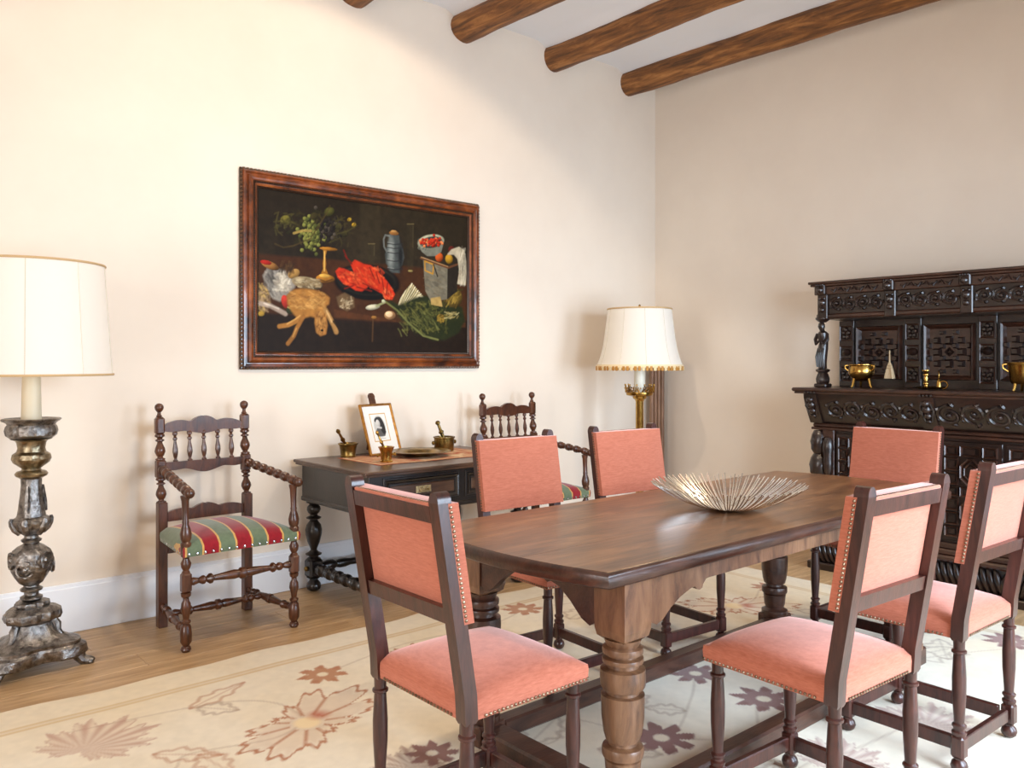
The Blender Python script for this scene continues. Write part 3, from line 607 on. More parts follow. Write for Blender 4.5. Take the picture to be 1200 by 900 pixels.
def make_armchair(label):
    t = thing('armchair', label, 'armchair', group='striped armchairs along the painting wall')
    bx, by, fx, fy = .236, -.232, .285, .235
    rk = lambda z: by - max(0, z-.55)*.07
    for s in (-1, 1):
        x = s*bx; mb = MB(); mb.box(x-.024, x+.024, by-.024, by+.024, 0, .66, .004)
        zz = [(.66, .79, 0), (.88, 1.02, 0)]
        mb.box(x-.024, x+.024, rk(.83)-.024, rk(.83)+.024, .786, .884, .008); mb.box(x-.024, x+.024, rk(1.05)-.022, rk(1.05)+.022, 1.018, 1.11, .010)
        mb.turn((x, rk(.655), .655), (x, rk(.79), .79), bal(0, 0, .025)); mb.turn((x, rk(.88), .88), (x, rk(1.02), 1.02), bal(0, 0, .025))
        p = obj('back_post', mb, M_arm, t, True, 40)
        mb = MB(); y_ = rk(1.13); mb.lathe([(.012, 1.108), (.016, 1.114), (.01, 1.122), (.009, 1.135), (.014, 1.140), (.021, 1.15), (.0235, 1.161), (.021, 1.172), (.012, 1.181), (1e-6, 1.184)], 14, Matrix.Translation((x, y_, 0))); obj('finial', mb, M_arm, p)
        # front leg with arm support
        x = s*fx; mb = MB()
        mb.lathe([(1e-6,0),(.018,.001),(.025,.012),(.022,.024),(.015,.03),(.019,.036),(.027,.05),(.0285,.09),(.024,.125),(.016,.135),(.023,.142),(.023,.15),(.014,.158),(.017,.18),(.0245,.21),(.022,.235),(.014,.25),(.014,.262),(.022,.27),(.024,.285)], 14, Matrix.Translation((x, fy, 0)))
        mb.box(x-.024, x+.024, fy-.024, fy+.024, .285, .385, .011)
        mb.lathe([(.02,.384),(.014,.395),(.022,.41),(.025,.43),(.015,.45),(.015,.455),(.024,.465),(.025,.50)], 14, Matrix.Translation((x, fy, 0)))
        lg = obj('front_leg', mb, M_arm, t)
        mb = MB(); mb.turn((x, fy, .50), (x, fy-.01, .755), [(.024,0),(.026,.1),(.02,.13),(.026,.18),(.028,.28),(.022,.38),(.015,.46),(.017,.5),(.015,.53),(.0155,.7),(.018,.9),(.022,.96),(.022,1)]); obj('arm_support', mb, M_arm, t)
        mb = MB(); mb.turn((s*bx, rk(.835)+.02, .838), (x, fy+.035, .775), bal(7, 0, .023, 1)); mb.ball((x+0, fy+.045, .772), .026); obj('arm', mb, M_arm, t)
        mb = MB(); mb.turn((s*bx, by+.02, .115), (x, fy-.02, .098), bal(0, 0, .022, 2)); obj('side_stretcher', mb, M_arm, t)
    mb = MB(); mb.turn((-fx+.02, fy, .335), (fx-.02, fy, .335), bal(0, 0, .025, 2)); obj('front_stretcher', mb, M_arm, t)
    k = .35; xs = bx+(fx-bx)*k; mb = MB(); mb.turn((-xs+.012, by+(fy-by)*k, .11), (xs-.012, by+(fy-by)*k, .11), bal(0, 0, .024, 2)); obj('cross_stretcher', mb, M_arm, t)
    for nm, zt, zb, dt, db, zr in (('crest_rail', 1.065, 1.035, .045, .022, 1.06), ('middle_rail', .868, .835, .0, .032, .85), ('lower_rail', .60, .555, .035, 0, .58)):
        pl_ = scallop(-bx+.02, bx-.02, zt, zb, dt, db); y_ = rk(zr); obj(nm, MB().prism(pl_, -(y_+.012), -(y_-.010), Mx), M_arm, t, False)
    for i in range(5):
        x = (i-2)*.078; mb = MB(); mb.turn((x, rk(.868), .862), (x, rk(1.03), 1.03), bal(0, 0, .0135), 10); obj('spindle', mb, M_arm, t)
    obj('rear_rail', MB().box(-bx+.024, bx-.024, by-.012, by+.012, .385, .43, .003), M_arm, t, False)
    def seat(u, v):
        a, b = 2*u-1, 2*v-1; hw = (.25+.055*v); e = max(abs(a), abs(b)); d = (1-abs(a)**3)*(1-abs(b)**3)
        return (a*hw, b*.247+.012, .522 + .05*d - (.014 if e > .999 else (.004 if e > .92 else 0)))
    n = 16; mb = MB(); mb.grid(seat, n, n); per = [(i, 0) for i in range(n)] + [(n, j) for j in range(n)] + [(n-i, n) for i in range(n)] + [(0, n-j) for j in range(n)]; base = len(mb.v); m = len(per)
    for zz, sc in ((.49, 1.012), (.462, 1.0)):
        for (i, j) in per:
            x, y, z = seat(i/n, j/n); mb.v.append((x*sc, y*sc, zz))
    for k in range(m):
        a = per[k][1]*(n+1)+per[k][0]; k2 = (k+1) % m; b = per[k2][1]*(n+1)+per[k2][0]; mb.f += [(a, base+k, base+k2, b), (base+k, base+m+k, base+m+k2, base+k2)]
    mb.f.append(tuple(base+m+k for k in range(m))[::-1]); st = obj('seat', mb, M_stripe, t, True, 60)
    nb = MB(); nail_row(nb, (-.30, .262, .474), (.30, .262, .474), (0, 1, 0), .04, .0085); nail_row(nb, (-.252, -.2, .474), (-.305, .26, .474), (-1, 0, 0), .04, .0085); nail_row(nb, (.252, -.2, .474), (.305, .26, .474), (1, 0, 0), .04, .0085)
    stuff(obj('nail_trim', nb, M_steelnail, st)); return t
ac = make_armchair('spindle-back armchair with red and green striped seat beside the silver lamp')
ac.location = (1.735, 4.315, 0); ac.rotation_euler = (0, 0, R(181))
dup(ac, (3.93, 4.29, 0), R(180), 'spindle-back armchair with striped seat half hidden behind the salmon chairs')

# ---------------------------------------------------------------- picture on the wall
PX0, PX1, PZ0, PZ1 = 2.017, 3.812, 1.366, 2.551
pic = thing('framed_painting', 'large dark still life painting in a reddish tortoiseshell frame with rippled edges', 'painting', ((PX0+PX1)/2, YF, PZ0))
pw_, ph_ = PX1-PX0, PZ1-PZ0
M_frame, t_, b_ = nt('tortoiseshell_frame'); n_, r_, mp_ = noise_ramp(t_, [(.35, lin((50,22,10))), (.55, lin((120,58,22))), (.72, lin((160,88,40)))], 9, (1,1,1), 5, .6)
t_.links.new(r_.outputs[0], b_.inputs['Base Color']); b_.inputs['Roughness'].default_value = .28; b_.inputs['Coat Weight'].default_value = .4
M_rip2 = plain('ripple_wave', lin((96,70,52)), .2)
M_ripple = plain('ripple_moulding', lin((52,34,24)), .22)
def frame_parts(parent, w_, h_, prof, mat, name, y0=0.0):
    """mitred rails: prof = [(inset, out)] ; picture hangs on plane y=y0 and faces -y; origin at bottom centre"""
    cs = [(-w_/2, 0), (w_/2, 0), (w_/2, h_), (-w_/2, h_)]; dirs = [(1, 1), (-1, 1), (-1, -1), (1, -1)]
    for k in range(4):
        (xa, za), (da, ea) = cs[k], dirs[k]; (xb, zb), (db_, eb) = cs[(k+1) % 4], dirs[(k+1) % 4]; v = []
        for ins, out in prof: v += [(xa+da*ins, y0-out, za+ea*ins), (xb+db_*ins, y0-out, zb+eb*ins)]
        n = len(prof); mb = MB(); mb.add(v, [(2*i, 2*i+2, 2*i+3, 2*i+1)[::-1] for i in range(n-1)] + [tuple(2*i for i in range(n)), tuple(2*i+1 for i in range(n))[::-1]])
        obj(name, mb, mat, parent, True, 30)
frame_parts(pic, pw_, ph_, [(.006,0),(.006,.03),(.012,.036),(.02,.037),(.026,.030),(.032,.030),(.038,.044),(.050,.052),(.062,.048),(.07,.036),(.076,.034),(.082,.034),(.088,.03),(.098,.024),(.103,.012),(.103,0)], M_frame, 'frame_rail')
def ripple(w_, h_, ins, out, r, sp):
    mb = MB(); a, b, c, d = -w_/2+ins, w_/2-ins, ins, h_-ins
    for (p, q) in (((a, c), (b, c)), ((b, c), (b, d)), ((b, d), (a, d)), ((a, d), (a, c))):
        L = math.hypot(q[0]-p[0], q[1]-p[1]); n = int(L/sp)
        for i in range(n):
            u = (i+.5)/n; x, z = p[0]+(q[0]-p[0])*u, p[1]+(q[1]-p[1])*u; hx, hz = (sp*.36, r) if abs(q[0]-p[0]) > .01 else (r, sp*.36)
            v = [(x-hx, -out, z-hz), (x+hx, -out, z-hz), (x+hx, -out, z+hz), (x-hx, -out, z+hz), (x, -out-r, z)]; mb.add(v, [(0,1,4), (1,2,4), (2,3,4), (3,0,4)])
    return mb
frame_parts(pic, pw_, ph_, [(-.004,0),(-.006,.014),(0,.022),(.012,.024),(.0125,0)], M_ripple, 'outer_bead')
frame_parts(pic, pw_, ph_, [(.066,.03),(.067,.040),(.072,.044),(.078,.040),(.079,.03)], M_ripple, 'middle_bead')
frame_parts(pic, pw_, ph_, [(.092,.012),(.093,.027),(.098,.029),(.105,.020),(.106,.008)], M_ripple, 'inner_bead')
stuff(obj('ripple_moulding', ripple(pw_, ph_, .004, .022, .011, .024), M_rip2, pic, False)); stuff(obj('ripple_moulding', ripple(pw_, ph_, .0725, .041, .006, .015), M_ripple, pic, False)); stuff(obj('ripple_moulding', ripple(pw_, ph_, .099, .025, .006, .015), M_ripple, pic, False))
CW, CH = pw_-.204, ph_-.204
cv = Canvas(CW, CH, 420, 262, lin((44,36,26)))
def q(x, y):        # position in the picture's own plane, from a slanted view of it
    tt = (x-112)/(968-112); yt = 140+125*tt; yb = 808+4*tt; u = tt/(1.22-.22*tt); return (u*CW, (1-(y-yt)/(yb-yt))*CH)
def Q(*pts): return [q(*p) for p in pts]
cn = cv.noise(.22, 11); cf = cv.noise(.03, 12, 3)
cv.mix((cn-.42)*1.8, lin((66,56,40))); cv.poly(Q((538,190),(612,200),(612,460),(538,460)), lin((62,54,40)), .6, .02); cv.poly(Q((640,215),(968,265),(968,470),(640,470)), lin((58,50,38)), .5, .05)
cv.poly(Q((112,418),(400,440),(760,470),(968,500),(968,690),(600,690),(112,650)), lin((76,46,26)), .9, .02); cv.poly(Q((112,655),(600,690),(968,685),(968,815),(112,812)), lin((40,28,20)), .9, .015)
cv.poly(Q((430,640),(720,690),(960,690),(960,705),(430,665)), lin((96,60,36)), .7, .01)
# glasses, jug
def dabs(n, cx, cy, sx, sy, cols, ln, wd, ang, spread=.4, op=.8, seed=0):
    g = np.random.default_rng(seed)
    for _ in range(int(n*1.7)):
        a, b = cx+sx*np.clip(g.normal(), -1.5, 1.5), cy+sy*np.clip(g.normal(), -1.5, 1.5); th = ang + g.normal(0, spread); L = ln*g.uniform(.4, .9); k = g.uniform(.7, 1.1); x, y = q(a, b); c = np.asarray(lin(cols[g.integers(len(cols))]))*k
        cv.stroke([(x-L/2*math.cos(th), y-L/2*math.sin(th)), (x, y+L*.06*g.normal()), (x+L/2*math.cos(th), y+L/2*math.sin(th))], wd*g.uniform(.35, .7), c, op*.62, .0055)
for gx, gy, gh in ((580,370,95), (738,290,190)):
    cv.poly(Q((gx-13,gy),(gx-10,gy+gh),(gx+10,gy+gh),(gx+13,gy)), lin((66,60,44)), .3, .006); cv.stroke(Q((gx-13,gy),(gx+13,gy)), .003, lin((150,136,96)), .4); cv.stroke(Q((gx+11,gy+8),(gx+10,gy+gh*.5)), .003, lin((110,100,72)), .3); cv.ell(*q(gx, gy+gh), .02, .008, lin((150,136,90)), 0, .5)
cv.poly(Q((655,335),(690,338),(694,366),(706,392),(711,425),(703,455),(692,470),(694,486),(652,485),(656,470),(641,448),(637,415),(642,390),(653,366)), lin((78,84,88)), 1, .008); cv.ell(*q(660,412), .022, .085, lin((150,158,162)), 0, .55, .3, .8); cv.ell(*q(698,420), .016, .08, lin((36,38,42)), 0, .6, .1, .8)
for yy in (368, 384, 404, 436, 470): cv.stroke(Q((644,yy),(674,yy+5),(706,yy+2)), .0035, lin((44,46,50)), .8); cv.stroke(Q((646,yy-4),(670,yy)), .003, lin((150,154,156)), .5)
cv.stroke(Q((652,338),(636,335),(629,352),(631,382),(642,402)), .008, lin((116,120,122)), .95); cv.ell(*q(671,327), .036, .014, lin((146,104,58))); cv.ell(*q(671,320), .024, .008, lin((180,140,90)), 0, .8)
# dish of lobster
cv.ell(*q(565,526), .235, .112, lin((20,17,15)), op=1, lit=.15); cv.ell(*q(565,520), .215, .094, lin((52,48,42)), op=.8, lit=.5); cv.ell(*q(565,522), .195, .08, lin((22,19,17)), op=.9, lit=.1)
LOB, LOB2, LOB3 = lin((196,58,30)), lin((232,112,66)), lin((120,30,16))
cv.poly(Q((498,455),(512,438),(530,446),(548,455),(575,460),(598,476),(618,500),(640,522),(660,550),(672,575),(662,594),(640,592),(628,572),(600,556),(570,540),(540,518),(512,488)), LOB, 1, .01)
cv.poly(Q((436,482),(448,470),(468,474),(490,484),(505,500),(528,512),(556,530),(560,546),(540,560),(515,556),(488,538),(462,524),(444,505)), LOB, 1, .01)
dabs(46, 575, 505, 32, 22, [(232,112,66),(176,48,24),(214,84,44)], .045, .010, -.75, .3, .7, 1); dabs(30, 490, 510, 26, 16, [(232,112,66),(150,38,20)], .04, .010, -.5, .4, .7, 2); dabs(18, 645, 570, 12, 12, [(236,126,80),(160,44,24)], .03, .008, -.9, .4, .8, 3)
for pts in (((572,466),(592,512)), ((598,484),(612,530)), ((622,508),(630,555)), ((645,530),(640,575)), ((500,452),(480,428),(466,396)), ((520,545),(580,562)), ((505,540),(470,552)), ((545,530),(610,560)), ((480,430),(472,418))): cv.stroke(Q(*pts), .006, LOB3, .8)
# grapes, gilt stand
rr = np.random.default_rng(5)
dabs(60, 350, 300, 70, 40, [(60,56,32),(44,44,26),(84,78,42)], .06, .012, .4, 1.2, .8, 6)
for _ in range(95):
    a, b = rr.normal(340, 26), rr.normal(330, 34); cv.ell(*q(a, b), .0125, .0125, lin((128,132,72)) if rr.random() < .6 else lin((86,92,50)), lit=.9, op=.9)
for _ in range(45): cv.ell(*q(rr.normal(412, 24), rr.normal(305, 30)), .0125, .0125, lin((46,40,38)) if rr.random() < .7 else lin((84,76,70)), lit=.8, op=.9)
for (a, b, r_, c) in ((228,272,.03,(120,114,54)), (408,240,.032,(84,84,42)), (345,258,.026,(66,60,34)), (490,272,.014,(190,160,56)), (508,293,.015,(190,156,50)), (195,300,.016,(70,68,40)), (470,330,.022,(62,58,34)), (445,300,.02,(70,66,40))): cv.ell(*q(a, b), r_, r_*.75, lin(c), .5, .9, .7, .3)
dabs(24, 228, 285, 26, 26, [(96,92,50),(60,58,34)], .035, .007, .8, 1, .7, 7); dabs(26, 470, 320, 26, 36, [(64,60,36),(84,76,44)], .04, .007, .9, .8, .7, 8)
cv.stroke(Q((185,370),(220,385),(260,378),(330,350),(400,240),(410,215)), .005, lin((84,70,40)), .7); cv.stroke(Q((262,327),(300,316),(332,318)), .011, lin((170,150,90)), .8); cv.stroke(Q((200,240),(188,280),(196,318),(215,335)), .004, lin((84,76,44)), .7); cv.stroke(Q((440,330),(480,320),(520,296)), .004, lin((80,76,44)), .7)
GOLD = lin((170,120,48)); cv.ell(*q(405,391), .06, .011, GOLD, 0, 1, .8); cv.poly(Q((384,396),(396,398),(390,420),(393,450),(391,470),(400,490),(376,490),(384,470),(382,450),(386,420)), GOLD, 1, .005); cv.stroke(Q((388,402),(387,480)), .004, lin((230,196,120)), .8); cv.ell(*q(392,512), .062, .026, GOLD, lit=.9); cv.ell(*q(388,500), .036, .012, lin((214,172,88)), op=.8); cv.stroke(Q((366,514),(392,524),(420,514)), .005, lin((90,58,24)), .8)
# birds and game
cv.poly(Q((140,500),(155,478),(185,482),(215,478),(250,492),(272,515),(262,545),(238,570),(205,600),(180,590),(158,560)), lin((150,146,144)), 1, .015)
dabs(70, 175, 525, 18, 30, [(96,94,96),(170,168,168),(120,116,116)], .07, .010, -1.1, .35, .7, 10); dabs(50, 215, 525, 18, 22, [(214,208,200),(176,168,160),(226,222,214)], .04, .012, .4, .7, .7, 11)
cv.ell(*q(165,458), .055, .022, lin((160,116,66)), -.3, 1, .7); cv.ell(*q(148,446), .034, .013, lin((180,48,38)), -.1, 1, .6); cv.ell(*q(262,492), .04, .026, lin((170,136,84)), .5, 1, .7); dabs(26, 235, 470, 16, 12, [(96,70,44),(60,46,32)], .05, .008, 1.3, .3, .8, 12)
cv.ell(*q(318,530), .10, .036, lin((150,136,112)), -.1, 1, .8); dabs(50, 320, 530, 28, 10, [(196,184,160),(110,92,70),(150,130,100)], .05, .007, -.15, .25, .8, 13)
cv.poly(Q((118,560),(140,545),(158,570),(165,610),(150,640),(122,640)), lin((120,100,80)), 1, .012); dabs(46, 138, 590, 12, 34, [(170,148,120),(90,72,54),(196,170,110)], .04, .009, -.8, .6, .8, 14)
cv.stroke(Q((122,612),(165,622),(200,640),(228,655)), .018, lin((176,162,156)), .9, .01); cv.stroke(Q((140,612),(200,634)), .006, lin((220,212,206)), .7); cv.ell(*q(228,606), .024, .04, lin((180,60,50)), .3, 1, .7); cv.ell(*q(250,640), .03, .022, lin((56,62,40)), .3, .9); cv.stroke(Q((238,628),(270,640)), .006, lin((180,170,110)), .8); cv.ell(*q(128,655), .02, .014, lin((180,150,70)), 0, .9)
TANC = lin((166,120,64))
cv.poly(Q((238,580),(262,562),(300,556),(345,562),(385,575),(405,592),(402,612),(380,625),(385,650),(360,668),(330,660),(300,668),(272,660),(255,640),(240,612)), TANC, 1, .015)
dabs(120, 320, 600, 42, 20, [(196,150,90),(140,96,50),(180,134,76),(214,172,110)], .05, .008, -.25, .45, .6, 15)
cv.stroke(Q((290,655),(272,685),(240,700),(203,706)), .020, TANC, 1, .008); cv.stroke(Q((288,662),(270,676),(235,696)), .006, lin((206,164,104)), .7); cv.stroke(Q((302,665),(275,712),(262,745),(238,776)), .018, lin((150,106,56)), 1, .008); cv.stroke(Q((272,715),(258,748)), .006, lin((200,156,96)), .7)
cv.poly(Q((352,655),(372,640),(392,660),(398,700),(392,735),(372,742),(356,728),(350,690)), lin((160,114,62)), 1, .01); cv.stroke(Q((392,640),(408,668),(425,700),(436,728)), .022, lin((172,134,86)), 1, .01); cv.stroke(Q((396,642),(418,688)), .006, lin((214,184,140)), .7); dabs(50, 374, 690, 10, 26, [(196,150,92),(120,80,42)], .035, .006, 1.4, .35, .7, 16)
cv.stroke(Q((425,685),(455,725),(478,760),(492,780)), .010, lin((44,32,22)), .9); cv.ell(*q(378,722), .009, .007, lin((24,16,12)))
cv.poly(Q((440,588),(470,572),(505,590),(508,625),(480,640),(448,622)), lin((104,84,62)), 1, .012); dabs(36, 478, 612, 13, 12, [(206,192,168),(130,108,82),(80,62,46)], .035, .008, .5, .8, .8, 17)
# vegetables
for k in range(13): cv.stroke(Q((690+k*3,622+k*1.4),(700+k*6,592-k*1),(720+k*6,532+abs(k-4)*7)), .007, lin((196,186,150)) if k % 2 else lin((222,216,192)), .95, .004)
for k in range(6): cv.stroke(Q((700+k*6,615),(730+k*8,545+k*5)), .003, lin((90,86,60)), .8)
cv.ell(*q(585,627), .052, .017, lin((190,188,172)), .15, 1, .8); cv.stroke(Q((600,622),(636,606)), .010, lin((160,166,128)), .9); cv.ell(*q(628,603), .013, .011, lin((200,204,178))); cv.ell(*q(655,660), .042, .028, lin((170,132,98)), 0, 1, .7); cv.ell(*q(651,655), .027, .018, lin((226,200,168)), 0, 1, .3)
GR = lin((44,50,28)); cv.poly(Q((655,605),(690,622),(720,612),(760,592),(800,585),(850,608),(900,612),(945,630),(955,680),(930,725),(880,752),(830,756),(785,735),(745,705),(700,665)), GR, 1, .02)
dabs(190, 800, 665, 55, 36, [(96,98,52),(34,40,24),(66,72,40),(120,118,66)], .055, .010, -.5, .9, .75, 18); dabs(60, 770, 690, 50, 26, [(128,130,80),(50,58,32)], .09, .006, -.7, .3, .7, 19)
cv.stroke(Q((640,607),(685,640),(730,690),(790,742),(850,758)), .009, lin((120,124,78)), .85); cv.ell(*q(862,672), .034, .028, lin((130,108,48)), 0, .9, .8); dabs(16, 862, 672, 8, 8, [(176,150,70),(70,56,26)], .025, .007, .6, .8, .8, 20)
cv.ell(*q(915,588), .07, .066, lin((120,100,46)), .3, 1, .8); dabs(40, 908, 588, 18, 18, [(170,146,72),(84,70,34),(146,122,58)], .06, .009, .9, .25, .8, 21); dabs(16, 905, 658, 16, 8, [(206,196,150),(160,146,96)], .04, .007, .2, .4, .8, 22); cv.stroke(Q((868,612),(880,590),(905,562),(950,555)), .008, lin((70,68,34)), .8)
# grey chest with fruit, blue-white bowl, napkin
cv.poly(Q((790,426),(890,466),(888,592),(822,602),(800,560)), lin((122,118,108)), 1, .006); dabs(40, 840, 520, 24, 36, [(150,146,134),(96,92,84),(130,118,100)], .06, .010, -.25, .2, .5, 23); cv.poly(Q((890,466),(932,450),(926,562),(888,592)), lin((48,42,36)), 1, .006); cv.stroke(Q((780,428),(890,467),(936,450)), .010, lin((104,70,48)), 1); cv.stroke(Q((782,424),(890,462)), .003, lin((190,150,110)), .7)
cv.stroke(Q((796,440),(832,454),(829,492),(798,478),(796,440)), .006, lin((190,144,56)), 1); cv.stroke(Q((832,454),(848,502),(838,470)), .006, lin((36,28,22)), .9); cv.poly(Q((822,592),(858,586),(866,622),(824,614)), lin((176,152,100)), 1, .008)
for a, b, r_, c in ((905,396,.028,(96,38,30)), (928,410,.022,(150,100,44)), (855,425,.032,(196,96,42)), (895,432,.032,(186,146,48))): cv.ell(*q(a, b), r_, r_, lin(c), lit=.9)
cv.poly(Q((775,385),(870,372),(862,402),(838,418),(806,418),(786,402)), lin((126,128,122)), 1, .006); cv.ell(*q(822,362), .108, .048, lin((176,176,158)), .22, 1, .5); cv.ell(*q(824,364), .09, .038, lin((60,66,66)), .22, .8, .1); dabs(30, 795, 372, 16, 12, [(60,74,84),(150,150,136)], .02, .005, 1, 1, .7, 24)
for _ in range(60): a, b = rr.normal(828, 20), rr.normal(362, 9); cv.ell(*q(a, b), .011, .010, lin((190,56,34)) if rr.random() < .7 else lin((226,140,92)), lit=.8)
cv.poly(Q((890,412),(905,395),(935,384),(955,398),(962,440),(963,490),(960,536),(930,530),(938,480),(930,430),(915,412)), lin((190,182,166)), 1, .008); dabs(30, 948, 460, 7, 40, [(222,216,204),(130,122,108)], .09, .006, 1.45, .12, .7, 25); cv.stroke(Q((585,662),(586,685),(583,765)), .006, lin((110,80,52)), .5); cv.ell(*q(590,668), .02, .01, lin((150,110,60)), 0, .6)
cv.c = np.clip(cv.c, 0, 1)**1.12*(.62+.56*cf)[..., None]*np.array([1.06, 1.0, .84])
M_paint = vcol('oil_paint', .5, 90, .12, .12)
cv.build('canvas', M_paint, lambda X, Y, Z: np.stack([X-CW/2, -.014+Z*0, Y+.102], -1), pic)
obj('backing', MB().box(-CW/2-.01, CW/2+.01, -.011, 0, .092, ph_-.092), M_ripple, pic, False)

# ---------------------------------------------------------------- dark desk against the wall
DX0, DX1, DY0, DY1, DZ = 2.34, 3.62, 3.885, 4.735, .808
dk = thing('side_desk', 'black turned-leg writing table with drawers below the painting', 'desk', (0, 0, 0))
obj('desktop', MB().box(DX0, DX1, DY0, DY1, DZ-.018, DZ, .004).box(DX0+.012, DX1-.012, DY0+.012, DY1-.005, DZ-.032, DZ-.0175, .003), M_dtop, dk, False)
bx0, bx1, by0, by1, bz0, bz1 = DX0+.05, DX1-.05, DY0+.05, DY1-.02, .575, DZ-.031
obj('desk_case', MB().box(bx0, bx1, by0, by1, bz0, bz1, .002).box(bx0-.008, bx1+.008, by0-.008, by1+.004, bz0-.022, bz0+.006, .006), M_black, dk, False)
dprof = [(1e-6,0),(.026,.001),(.042,.014),(.046,.03),(.04,.048),(.028,.062),(.024,.07),(.036,.078),(.044,.085)]
dtop = [(.044,.195),(.04,.2),(.028,.208),(.03,.214),(.048,.222),(.05,.228),(.03,.238),(.02,.25),(.022,.262),(.038,.30),(.049,.345),(.051,.375),(.044,.405),(.026,.428),(.022,.436),(.044,.444),(.047,.45),(.026,.46),(.022,.468),(.036,.482),(.043,.498),(.04,.515),(.026,.53),(.03,.536),(.046,.542),(.048,.556)]
for x in (bx0+.05, bx1-.05):
    for y in (by0+.055, by1-.055):
        mb = MB(); M0 = Matrix.Translation((x, y, 0)); mb.lathe(dprof, 16, M0); mb.box(x-.044, x+.044, y-.044, y+.044, .085, .195, .012); mb.lathe(dtop, 16, M0); lg = obj('leg', mb, M_black, dk)
        obj('boss', MB().lathe([(.012, 0), (.016, .006), (.012, .016), (1e-6, .02)], 10, Matrix.Translation((x-.044, y, .14)) @ Matrix.Rotation(-PI/2, 4, 'Y')), M_dbrass, lg)
def reels(n, r):
    p = [(r*.6, 0)]
    for i in range(n):
        a = i/n
        for t_, k_ in ((.05,.75), (.2,1.1), (.35,1.1), (.45,.7), (.55,.95), (.7,.95), (.85,.7)): p.append((r*k_, a+t_/n))
    return p + [(r*.6, 1)]
for x in (bx0+.05, bx1-.05): mb = MB(); mb.turn((x, by0+.095, .14), (x, by1-.095, .14), reels(6, .034)); obj('stretcher', mb, M_black, dk)
mb = MB(); mb.turn((bx0+.09, by1-.055, .14), (bx1-.09, by1-.055, .14), reels(4, .03)[:15]+[(.028,.45),(.03,.5),(.028,.55)]+[(r_, 1-t_) for r_, t_ in reels(4, .03)[:15][::-1]]); obj('stretcher', mb, M_black, dk)
dw = [(bx0+.09, bx0+.62), (bx0+.66, bx1-.05)]
for (a, b) in dw:
    Mf = Matrix(((1,0,0,0),(0,0,-1,by0),(0,1,0,0),(0,0,0,1))); z0, z1 = bz0+.025, bz1-.02
    d = obj('drawer', MB().box(a, b, by0-.006, by0+.01, z0, z1, .002), M_black, dk, False)
    obj('drawer_moulding', MB().ring([(a+.012, z0+.012), (b-.012, z0+.012), (b-.012, z1-.012), (a+.012, z1-.012)], .022, .012, Mf @ Matrix.Translation((0, 0, .006))), M_black, d, False)
    obj('drawer_panel', MB().box(a+.045, b-.045, by0-.012, by0, z0+.045, z1-.045, .004), M_dtop, d, False)
    cx, cz = (a+b)/2, (z0+z1)/2; mb = MB()
    for k in range(3):
        for s in (-1, 1): mb.tube([(cx+(k-1)*.03+.012*math.cos(2*PI*i/12), by0-.015, cz+s*.008+.010*math.sin(2*PI*i/12)) for i in range(12)], .0032, 5, True)
    mb.box(cx-.052, cx+.052, by0-.0145, by0-.0115, cz-.02, cz+.02, .001); mb.tube([(cx-.03, by0-.016, cz+.002), (cx-.026, by0-.03, cz-.008), (cx+.026, by0-.03, cz-.008), (cx+.03, by0-.016, cz+.002)], .004, 6)
    obj('handle', mb, M_pale, d)
# runner cloth on the desk
rc = Canvas(.93, .50, 120, 64, lin((196,150,120))); rn = rc.noise(.08, 21); rc.mix((rn-.42)*3, lin((176,96,76))); rc.mix((rc.noise(.05, 22)-.5)*4, lin((220,196,160)))
for d0, wd, c in ((.012, .012, (150,70,56)), (.035, .008, (214,190,150)), (.055, .008, (150,80,62))):
    for a, b in (((d0, d0), (.93-d0, d0)), ((.93-d0, d0), (.93-d0, .5-d0)), ((.93-d0, .5-d0), (d0, .5-d0)), ((d0, .5-d0), (d0, d0))): rc.stroke([a, b], wd, lin(c), .85)
tag(rc.build('table_runner', vcol('woven_runner', .9, 300, .2, .05), lambda X, Y, Z: np.stack([X+2.56, Y+4.10, DZ+.0012+.0012*np.sin(X*9)**2+Z*0], -1)), 'faded rose patterned cloth runner lying on the black desk', 'cloth')
CZ = DZ + .003
def mortar(x, y, s, name, label, mat, prof, knobs=True, cat='mortar'):
    t = thing(name, label, cat, (x, y, CZ)); obj('bowl', MB().lathe([(r_*s, z*s) for r_, z in prof], 28), mat, t)
    if knobs:
        for a in (0, PI): obj('lug', MB().turn((.8*max(r_ for r_, z in prof)*s*math.cos(a), .8*max(r_ for r_, z in prof)*s*math.sin(a), .045*s), (1.35*max(r_ for r_, z in prof)*s*math.cos(a), 1.35*max(r_ for r_, z in prof)*s*math.sin(a), .045*s), [(.006*s, 0), (.006*s, .5), (.011*s, .7), (.011*s, .85), (.005*s, 1)], 10), mat, t)
    return t
def pestle(p, q_, r_, mat, label):
    o = obj('pestle', MB().turn((0, 0, 0), Vector(q_)-Vector(p), [(1e-6,0),(r_*1.1,.03),(r_*1.3,.08),(r_*1.0,.16),(r_*.8,.3),(r_*.85,.5),(r_*1.3,.54),(r_*1.3,.58),(r_*.8,.62),(r_*.7,.85),(r_*1.2,.9),(r_*1.2,.95),(r_*.5,1)], 12), mat, None, loc=p)
    return tag(o, label, 'pestle')
cup = [(1e-6,0),(.048,0),(.05,.006),(.046,.014),(.05,.05),(.056,.074),(.063,.08),(.063,.086),(.056,.087),(.05,.08),(.044,.03),(.04,.014),(1e-6,.012)]
m1 = (2.645, 4.60); mortar(*m1, 1.0, 'mortar', 'dull brass mortar at the armchair end of the desk, by the print', M_dbrass, cup, False)
pestle((m1[0]+.018, m1[1]+.014, CZ+.028), (m1[0]-.135, m1[1]-.105, CZ+.183), .0105, M_dbrass, 'long dull brass pestle leaning far out of the mortar beside the print')
